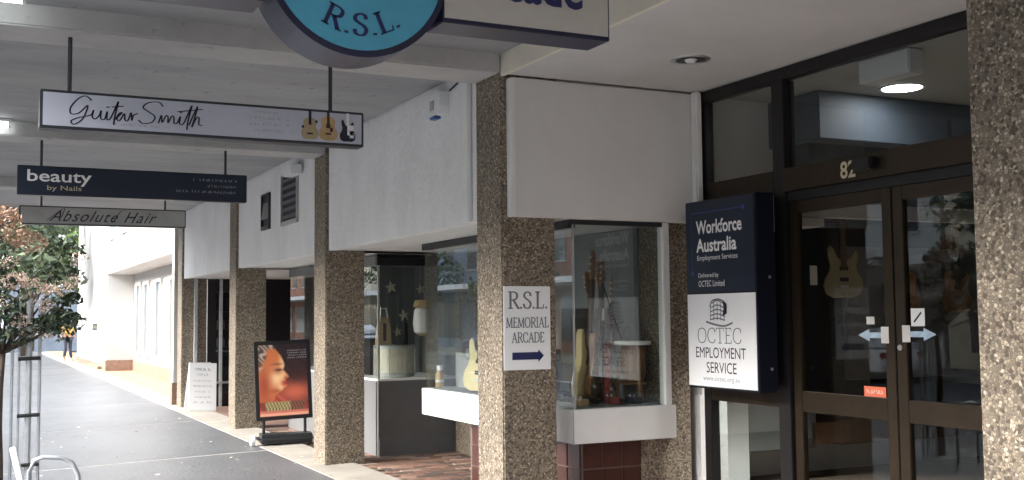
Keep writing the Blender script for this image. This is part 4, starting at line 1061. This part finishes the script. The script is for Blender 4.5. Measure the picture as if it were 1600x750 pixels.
for j in range(NV + 1):
    for i in range(NU + 1):
        grid[i, j] = bm.verts.new((-PW / 2 + m_ + (PW - 2 * m_) * i / NU, -0.004, m_ + (PH - 2 * m_) * j / NV))
for j in range(NV):
    for i in range(NU):
        f = bm.faces.new((grid[i, j], grid[i + 1, j], grid[i + 1, j + 1], grid[i, j + 1]))
        for lp, (a, b) in zip(f.loops, ((i, j), (i + 1, j), (i + 1, j + 1), (i, j + 1))):
            c = poster_colour(a / NU, b / NV)
            lp[cl] = tuple(1.055 * x ** (1 / 2.4) - 0.055 if x > 0.0031308 else 12.92 * x for x in c) + (1,)
me = bpy.data.meshes.new('poster'); bm.to_mesh(me); bm.free(); me.materials.append(MATS['printed'])
link(bpy.data.objects.new('poster', me), bd)
for x in (-0.26, 0.26): MB().tube([(x, 0.025, 0.10), (x, 0.025, 0.36)], 0.02, 8).build('leg', 'black_metal', ps)
MB().box(-0.35, 0.38, -0.16, 0.20, 0.03, 0.15, bev=0.05).build('base', 'dark_frame', ps)
for x in (-0.36,):
    MB().lathe([(0.055, -0.03), (0.065, -0.02), (0.065, 0.02), (0.055, 0.03)], c=(-0.40, 0.0, 0.068), seg=18, axis='X').build('wheel', 'plastic_white', ps)
# sandwich board
sw = empty('sandwich_board', (3.70, 19.9, 0), 'white sandwich board with faint grey writing between two far columns', 'sign')
for s, m in ((1, 'sign_white_bright'), (-1, 'sign_white_bright')):
    pn = MB().box(-0.235, 0.235, -0.012, 0.012, 0, 0.84, bev=0.004).build('board', m, sw)
    pn.location = (0, -s * 0.22, 0.02); pn.rotation_euler = (R(-14.5 * s), R(3.2), 0)
    if s == 1:
        for k, (a, w, h_) in enumerate(((-.14, .28, .05), (-.10, .2, .045), (-.16, .32, .022), (-.17, .34, .03), (-.13, .26, .024), (-.14, .28, .024), (-.18, .36, .03))):
            micro_text('small_print', 'ink_mid', (a, -0.0135, 0.70 - k * 0.095), U, V, w, h_, pn, n=10, seed=60 + k)
box('hinge', 'steel', (-0.18, 0.18, -0.015, 0.015, 0.825, 0.845), sw)

# ================================================================== WHITE BUILDING FARTHER ON
wbd = empty('white_building', (0, 0, 0), 'white rendered building with tall narrow windows beyond the awning', 'building')
box('upper_storey', 'plaster', (4.0, 14, 21.75, 37.6, 3.32, 8.5), wbd)
box('canopy_band', 'plaster', (3.93, 4.8, 21.7, 37.66, 3.02, 3.30), wbd, bev=0.01)
box('ground_wall', 'plaster', (4.75, 14, 21.6, 36.6, 0.33, 3.015), wbd)
box('stone_base', 'brown_stone', (4.72, 14, 21.62, 36.6, 0.0, 0.328), wbd)
box('end_block', 'plaster', (3.95, 14, 36.62, 37.62, 0.35, 3.018), wbd)
box('stone_base', 'brown_stone', (3.92, 14, 36.605, 37.615, 0.0, 0.348), wbd)
box('tower_slab', 'plaster', (4.02, 14, 37.64, 47.6, 0.17, 9.5), wbd)
box('stone_base', 'brown_stone', (4.0, 14, 37.645, 47.62, 0.0, 0.168), wbd)
box('step', 'brown_stone', (3.85, 4.0, 38.2, 46.5, 0.0, 0.10), wbd)
for yy in (24.2, 26.6, 29.0, 31.4, 33.6, 35.3):
    w = 0.75
    wd = empty('window', (4.75, yy, 0)); wd.parent = wbd
    box('pane', 'window_blue', (-0.012, 0.0, -w / 2, w / 2, 0.62, 2.62), wd)
    for a in ((-w / 2 - .09, -w / 2), (w / 2, w / 2 + .09)): box('frame', 'plaster', (-0.07, 0.0, a[0], a[1], 0.50, 2.72), wd)
    box('sill', 'plaster', (-0.09, 0.0, -w / 2, w / 2, 0.50, 0.618), wd)
    box('head', 'plaster', (-0.07, 0.0, -w / 2, w / 2, 2.622, 2.72), wd)
for yy in (24, 27, 30, 33, 36):
    wd = empty('window', (4.0, yy, 0)); wd.parent = wbd
    box('pane', 'window_blue', (-0.008, 0.0, -0.5, 0.5, 4.2, 6.4), wd)
    box('sill', 'plaster', (-0.08, 0.0, -0.6, 0.6, 4.05, 4.198), wd)
pn = box('wall_plaque', 'black_metal', (4.0, 4.018, 40.1, 41.6, 1.25, 1.48)); tag(pn, 'small dark plaque on the white building wall', 'plaque')
micro_text('lettering', 'letter_pale', (3.998, 41.5, 1.32), (0, -1, 0), (0, 0, 1), 1.3, 0.09, pn, n=12, seed=5)
pi = empty('white_pilaster', (0, 0, 0), 'white painted pilaster with brown foot against the farthest column', 'pilaster')
box('shaft', 'plaster', (3.50, 3.9, 21.49, 21.72, 0.42, 6.5), pi)
box('foot', 'brown_stone', (3.48, 3.92, 21.487, 21.74, 0.0, 0.418), pi)

# ================================================================== TREES AND STREET THINGS
def leaves(mb_bm, c, rad, n, size, mats_n, flat=0.0, rg=random):
    for _ in range(n):
        while True:
            d = Vector((rg.uniform(-1, 1), rg.uniform(-1, 1), rg.uniform(-1, 1)))
            if d.length <= 1: break
        p = Vector(c) + Vector((d.x * rad[0], d.y * rad[1], d.z * rad[2]))
        a = Vector((rg.gauss(0, 1), rg.gauss(0, 1), rg.gauss(0, .7))).normalized()
        b = a.cross(Vector((rg.gauss(0, 1), rg.gauss(0, 1), rg.gauss(0, 1)))).normalized()
        s = size * rg.uniform(.6, 1.3)
        vs = [mb_bm.verts.new(p + a * s), mb_bm.verts.new(p + b * s * .42 + a * s * .1), mb_bm.verts.new(p - a * s * .9), mb_bm.verts.new(p - b * s * .42 + a * s * .1)]
        f = mb_bm.faces.new(vs); f.material_index = rg.randrange(mats_n)
def tree(name, label, base, h, trunk_r, clumps, nl, size, mats_, cat='tree', group=None, seed=1, lean=(0, 0), fork=3):
    rg = random.Random(seed)
    t = empty(name, base, label, cat, group)
    tb = MB(); top = Vector((lean[0], lean[1], h * .55))
    pts = [Vector((lean[0] * q + .04 * h * .1 * math.sin(q * 7), lean[1] * q + .03 * math.cos(q * 5) * h * .1, h * .55 * q)) for q in (0, .2, .4, .6, .8, 1)]
    tb.tube(pts, trunk_r, 8, trunk_r * .55)
    for c, rad in clumps:
        cc = Vector(c)
        mid = (pts[fork] + cc) / 2 + Vector((rg.uniform(-.1, .1), rg.uniform(-.1, .1), 0)) * h * .1
        tb.tube([pts[fork + rg.randrange(6 - fork)], mid, cc], trunk_r * (.4 if fork == 3 else .22), 6, trunk_r * .1)
    tb.build('trunk', 'bark', t, smooth=True)
    lb_ = bmesh.new()
    for c, rad in clumps: leaves(lb_, c, rad, nl, size, len(mats_), rg=rg)
    me = bpy.data.meshes.new('crown'); lb_.to_mesh(me); lb_.free()
    for m in mats_: me.materials.append(MATS[m])
    link(bpy.data.objects.new('crown', me), t)
    return t
# little flowering tree in front, left
TB = Vector((0.235, 9.6, zpath(0.2)))
rg = random.Random(11)
cl_ = []
for k in range(26):
    cl_.append(((rg.uniform(-.62, .50), rg.uniform(-.45, .45), rg.uniform(1.62, 2.42)), (rg.uniform(.10, .2), rg.uniform(.10, .2), rg.uniform(.08, .16))))
cl_ += [((.52, 0, 1.86), (.10, .12, .06)), ((.44, .1, 1.72), (.12, .12, .08)), ((.34, -.1, 1.66), (.14, .1, .08)), ((.1, -.1, 1.58), (.16, .12, .09))]
ft = tree('flowering_tree', 'small street tree with pale pink blossom in front of the hanging signs', TB, 2.6, 0.05, cl_, 100, 0.036, ['leaf_a', 'leaf_b', 'leaf_b', 'leaf_a', 'leaf_b'], seed=3, lean=(.02, 0), fork=5)
bb = bmesh.new()
for k in range(26):
    c = rg.choice(cl_)[0]
    leaves(bb, (c[0] + rg.uniform(-.12, .12), c[1] - .12, c[2] + rg.uniform(-.05, .15)), (.08, .07, .065), 90, 0.013, 2, rg=rg)
for c in ((.2, -.3, 1.98), (.33, -.3, 1.93), (.06, -.3, 1.97), (.12, -.3, 2.02)): leaves(bb, c, (.085, .07, .05), 170, 0.014, 2, rg=rg)
me = bpy.data.meshes.new('blossom'); bb.to_mesh(me); bb.free(); me.materials.append(MATS['petal_pale']); me.materials.append(MATS['petal'])
link(bpy.data.objects.new('blossom', me), ft)
bb = bmesh.new()
for c in ((.02, -.2, 2.5), (-.1, -.2, 2.42), (.12, -.2, 2.36), (.2, -.2, 2.3)): leaves(bb, c, (.13, .12, .09), 150, 0.024, 1, rg=rg)
me = bpy.data.meshes.new('rust_leaves'); bb.to_mesh(me); bb.free(); me.materials.append(MATS['leaf_rust'])
link(bpy.data.objects.new('rust_leaves', me), ft)
# stakes round it
sg = empty('tree_guard', (0, 0, 0), 'galvanised steel stakes with black ties round the small street tree', 'tree guard')
for x, w in ((0.335, .012), (0.385, .010), (0.455, .026), (0.535, .013)):
    MB().tube([(x, 9.6, zpath(x) - .02), (x, 9.6, 1.78)], w, 8).build('stake', 'galv', sg)
for z in (1.30, 0.855, 0.47):
    MB().tube([(0.375, 9.565, z), (0.54, 9.565, z + .005)], 0.016, 6).build('tie', 'rubber', sg)
hp = empty('rail_hoop', (0, 0, 0), 'pale tubular steel hoop rail at the bottom left corner', 'rail')
pts = [(0.44, 8.9, zpath(.44) - .02), (0.44, 8.9, .50), (0.47, 8.9, .58), (0.53, 8.9, .60), (0.66, 8.88, .59), (0.73, 8.87, .55), (0.77, 8.86, .46), (0.80, 8.86, .2), (0.80, 8.86, zpath(.8) - .02)]
MB().tube(pts, 0.017, 10).build('hoop_tube', 'galv', hp, smooth=True)
MB().tube([(0.32, 8.7, .70), (0.40, 8.55, .36), (.46, 8.4, zpath(.46) - .02)], 0.024, 10).build('brace', 'plastic_white', hp, smooth=True)
# litter of fallen petals and leaves on the footpath
lb2 = bmesh.new()
for _ in range(130):
    x = rg.uniform(0.6, 3.5); yy = rg.uniform(8.5, 19); s = rg.uniform(.008, .03); a = rg.uniform(0, 6.3)
    z = zpath(x) + .010
    vs = [lb2.verts.new((x + s * math.cos(a + q), yy + s * math.sin(a + q) * 1.2, z + rg.uniform(0, .008))) for q in (0, 1.3, 3.0, 4.4)]
    lb2.faces.new(vs).material_index = rg.choice((0, 0, 1, 1, 2))
me = bpy.data.meshes.new('leaf_litter'); lb2.to_mesh(me); lb2.free()
for m in ('petal_pale', 'leaf_rust', 'bark'): me.materials.append(MATS[m])
tag(link(bpy.data.objects.new('leaf_litter', me)), 'scattered fallen petals and dead leaves on the grey footpath', 'litter', kind='stuff')
# trees and buildings down the street
def clumps(r, n, z0, z1, seed, sz=.34):
    q = random.Random(seed)
    return [((q.uniform(-r, r), q.uniform(-r, r), q.uniform(z0, z1)), (r * sz * q.uniform(.7, 1.3), r * sz * q.uniform(.7, 1.3), r * sz * q.uniform(.6, 1.0))) for _ in range(n)]
tree('street_tree', 'bright green leafy tree just left of the white building', (2.4, 56, -.05), 10, .22, clumps(2.6, 24, 3.6, 9.0, 21), 150, .20, ['leaf_c', 'leaf_c', 'leaf_a'], group='trees down the street', seed=5)
tree('street_tree', 'dark street tree at the left edge behind the blossom tree', (0.3, 44, -.1), 9, .22, clumps(2.6, 22, 3.0, 8.5, 22), 140, .2, ['leaf_a', 'leaf_b'], group='trees down the street', seed=6)
tree('street_tree', 'far dark tree over the end of the footpath', (3.2, 66, -.05), 8, .2, clumps(2.6, 20, 3.0, 7.5, 23), 130, .22, ['leaf_a', 'leaf_b', 'leaf_c'], group='trees down the street', seed=7)
def block(name, label, x0, x1, y0, y1, h, m, wins, face='-X', cat='building', shop=True):
    t = empty(name, (0, 0, 0), label, cat)
    box('wall', m, (x0, x1, y0, y1, -0.3, h), t)
    box('parapet', 'wall_grey', (x0 - .06, x1 + .06, y0 - .02, y1 + .02, h + .002, h + .35), t)
    nx, nz = wins
    L = y1 - y0 if 'X' in face else x1 - x0
    for i in range(nx):
        for k in range(nz):
            c = (i + .5) * L / nx; z = 4.2 + k * 3.1
            if z + 1.7 > h: continue
            if face == '-X': e = (x0 - .03, x0 - .002, y0 + c - .6, y0 + c + .6, z, z + 1.6); sl = (x0 - .12, x0 - .002, y0 + c - .7, y0 + c + .7, z - .1, z - .004)
            elif face == '+X': e = (x1 + .002, x1 + .03, y0 + c - .6, y0 + c + .6, z, z + 1.6); sl = (x1 + .002, x1 + .12, y0 + c - .7, y0 + c + .7, z - .1, z - .004)
            else: e = (x0 + c - .6, x0 + c + .6, y0 - .03, y0 - .002, z, z + 1.6); sl = (x0 + c - .7, x0 + c + .7, y0 - .12, y0 - .002, z - .1, z - .004)
            w = box('window', 'window_dark', e, t); box('sill', 'wall_grey', sl, w)
    if shop and face == '+X':
        for i in range(max(1, int(L // 4))):
            c = y0 + (i + .5) * L / max(1, int(L // 4))
            box('shop_window', 'window_dark', (x1 + .002, x1 + .04, c - 1.6, c + 1.6, .4, 2.5), t)
        box('awning', 'white_trim', (x1 + .004, x1 + 2.6, y0 + .1, y1 - .1, 3.0, 3.25), t)
    return t
block('far_building', 'blue grey shop building at the far end of the footpath', 2.2, 14, 74, 92, 6.5, 'wall_blue', (4, 1), '-Y')
block('far_building', 'cream building at the far end behind the trees', -6, 2.0, 96, 110, 8, 'wall_cream', (3, 1), '-Y')
# the other side of the street (seen in the glass)
Y0 = -40
rows = [(14, 7.5, 'wall_cream', 'cream two storey shop across the street'), (11, 9, 'wall_brick', 'red brick shop across the street'), (13, 6.8, 'plaster', 'white two storey shop across the street'),
        (12, 8.4, 'wall_grey', 'grey shop across the street'), (15, 7.2, 'wall_cream', 'wide cream shop across the street'), (12, 9.2, 'plaster', 'tall white shop across the street'), (14, 7.4, 'wall_brick', 'low brick shop across the street'),
        (16, 8.0, 'wall_blue', 'blue grey shop far along the other side'), (13, 6.5, 'wall_cream', 'low cream shop far along the other side'), (18, 9.0, 'wall_brick', 'long brick block far along the other side'), (20, 7.5, 'wall_grey', 'last grey block along the other side')]
for k, (L, h, m, nm) in enumerate(rows):
    block('shop_building', nm, -30, -16.6, Y0, Y0 + L - .2, h, m, (int(L // 3), 2), '+X'); Y0 += L
tag(box('far_footpath', 'concrete', (-16.55, -13.0, -80, 220, -0.5, -0.12)), kind='structure')
where = ['opposite the glass doors', 'opposite the arrow plaque', 'opposite the sandwich board', 'opposite the white building', 'opposite the far trees', 'far along the road', 'at the far end of the road']
for k, yy in enumerate((-12, 4, 19, 33, 46, 58, 72)):
    tree('street_tree', 'leafy tree across the street, ' + where[k], (-14.2, yy, -.12), 6.5, .14, clumps(1.9, 12, 2.6, 5.8, 50 + k, .42), 110, .17, ['leaf_a', 'leaf_b', 'leaf_c'], group='trees across the street', seed=30 + k)
mat('car_white', (0.78, 0.78, 0.77), 0.22); mat('car_silver', (0.45, 0.46, 0.47), 0.25, 0.5); mat('car_blue', (0.03, 0.06, 0.16), 0.2); mat('car_red', (0.28, 0.02, 0.02), 0.2)
mat('head_lamp', (0.8, 0.82, 0.85), 0.1); mat('tail_lamp', (0.4, 0.01, 0.01), 0.2)
def car(m, label, loc, rz):
    t = empty('parked_car', (0, 0, 0), label, 'car', 'cars parked along the street')
    side = [(-2.1, .28), (-2.14, .62), (-2.02, .82), (-1.75, .92), (-.9, .97), (.95, .98), (1.65, .90), (2.05, .74), (2.12, .5), (2.08, .28)]
    b = MB().poly(side, (0, -.87, 0), (1, 0, 0), (0, 0, 1), (0, 1.74, 0)).build('body', m, t)
    md = b.modifiers.new('b', 'BEVEL'); md.width = .09; md.segments = 3; md.limit_method = 'ANGLE'
    cab = MB(); lo = [(-1.85, .93), (1.0, .96), (.35, 1.42), (-1.15, 1.44), (-1.7, 1.2)]
    v0 = [cab.bm.verts.new((x, -.82 + (z - .93) * .3, z)) for x, z in lo]; v1 = [cab.bm.verts.new((x, .82 - (z - .93) * .3, z)) for x, z in lo]
    cab.bm.faces.new(v0); cab.bm.faces.new(list(reversed(v1)))
    for i in range(5): cab.bm.faces.new((v0[i], v1[i], v1[(i + 1) % 5], v0[(i + 1) % 5]))
    c = cab.build('cabin', m, t); md = c.modifiers.new('b', 'BEVEL'); md.width = .05; md.segments = 2
    for s_ in (-1, 1):
        for pts in ([(-1.5, 1.0), (-.42, 1.0), (-.42, 1.36), (-1.1, 1.37), (-1.45, 1.2)], [(-.36, 1.0), (.80, 1.01), (.32, 1.35), (-.36, 1.36)]):
            q = MB(); vs = [q.bm.verts.new((x, s_ * (.822 - (z - .93) * .3 + .004), z)) for x, z in pts]; q.bm.faces.new(vs); q.build('side_window', 'window_dark', t)
        for x in (-1.32, 1.32):
            w = MB().lathe([(.2, -.11), (.31, -.1), (.325, -.05), (.325, .05), (.31, .1), (.2, .11)], c=(x, s_ * .78, .325), seg=20, axis='Y').build('wheel', 'rubber', t)
            MB().lathe([(.05, -.115), (.2, -.112), (.2, .112), (.05, .115)], c=(x, s_ * .782, .325), seg=16, axis='Y').build('rim', 'steel', w)
        box('headlight', 'head_lamp', (2.0, 2.1, s_ * .62 - .14, s_ * .62 + .14, .60, .72), t, bev=.02)
        box('tail_light', 'tail_lamp', (-2.13, -2.04, s_ * .66 - .11, s_ * .66 + .11, .66, .82), t, bev=.02)
    q = MB(); q.bm.faces.new([q.bm.verts.new(p) for p in ((.99, -.74, .985), (.99, .74, .985), (.42, .62, 1.39), (.42, -.62, 1.39))]); q.build('windscreen', 'window_dark', t)
    t.location = loc; t.rotation_euler.z = rz
    return t
for k, (m, lb_, yy) in enumerate((('car_white', 'white hatchback parked opposite the glass doors', -4), ('car_silver', 'silver hatchback parked opposite the plaque column', 9), ('car_white', 'white car parked opposite the poster stand', 24), ('car_red', 'red car parked opposite the white building', 31), ('car_blue', 'dark blue car parked far across the street', 42), ('car_white', 'white car parked far across the street', 54), ('car_silver', 'silver car parked at the far end of the street', 62))):
    car(m, lb_, (-11.7, yy, -.268), R(90))

# distant person on the footpath
pe = empty('person', (3.62, 47.0, 0.0), 'distant person in a yellow top walking beside the white building', 'person')
pe.rotation_euler.z = R(15)
def skin(name, verts, edges, radii, m, parent):
    me = bpy.data.meshes.new(name); me.from_pydata(verts, edges, []); me.materials.append(MATS[m])
    o = link(bpy.data.objects.new(name, me), parent)
    md = o.modifiers.new('skin', 'SKIN'); md.use_smooth_shade = True
    for v, r in zip(me.skin_vertices[0].data, radii): v.radius = (r, r) if not isinstance(r, tuple) else r
    me.skin_vertices[0].data[0].use_root = True
    o.modifiers.new('sub', 'SUBSURF').render_levels = 1
    return o
V_ = [(0, 0, .92), (0, 0, 1.12), (0, 0, 1.36), (0, 0, 1.47), (0, -.02, 1.58), (0, -.02, 1.68),
      (-.19, 0, 1.36), (-.25, .02, 1.10), (-.24, -.08, .88), (.19, 0, 1.36), (.25, -.02, 1.10), (.25, -.12, .88),
      (-.10, 0, .86), (-.11, -.08, .48), (-.11, .08, .07), (-.11, -.04, .04), (.10, 0, .86), (.11, .06, .48), (.11, -.12, .07), (.11, -.24, .04)]
E_ = [(0, 1), (1, 2), (2, 3), (3, 4), (4, 5), (2, 6), (6, 7), (7, 8), (2, 9), (9, 10), (10, 11), (0, 12), (12, 13), (13, 14), (14, 15), (0, 16), (16, 17), (17, 18), (18, 19)]
R_ = [(.15, .11), (.13, .10), (.16, .11), .055, .09, .07, .06, .045, .035, .06, .045, .035, .085, .06, .045, .035, .085, .06, .045, .035]
skin('body', V_, E_, R_, 'skin', pe)
skin('top', [(0, 0, .95), (0, 0, 1.15), (0, 0, 1.38), (-.20, 0, 1.37), (-.25, .02, 1.14), (.20, 0, 1.37), (.25, -.02, 1.14)], [(0, 1), (1, 2), (2, 3), (3, 4), (2, 5), (5, 6)], [(.17, .135), (.15, .125), (.175, .13), .075, .06, .075, .06], 'cloth_yellow', pe)
skin('trousers', [(0, 0, .94), (-.10, 0, .86), (-.11, -.08, .48), (-.11, .08, .12), (.10, 0, .86), (.11, .06, .48), (.11, -.12, .12)], [(0, 1), (1, 2), (2, 3), (0, 4), (4, 5), (5, 6)], [(.165, .13), .1, .075, .06, .1, .075, .06], 'cloth_dark', pe)
MB().lathe([(0.03, 1.53), (0.098, 1.58), (0.105, 1.66), (0.08, 1.73), (0.02, 1.755)], c=(0, .012, 0), seg=14).build('hair', 'hair_dark', pe, smooth=True)
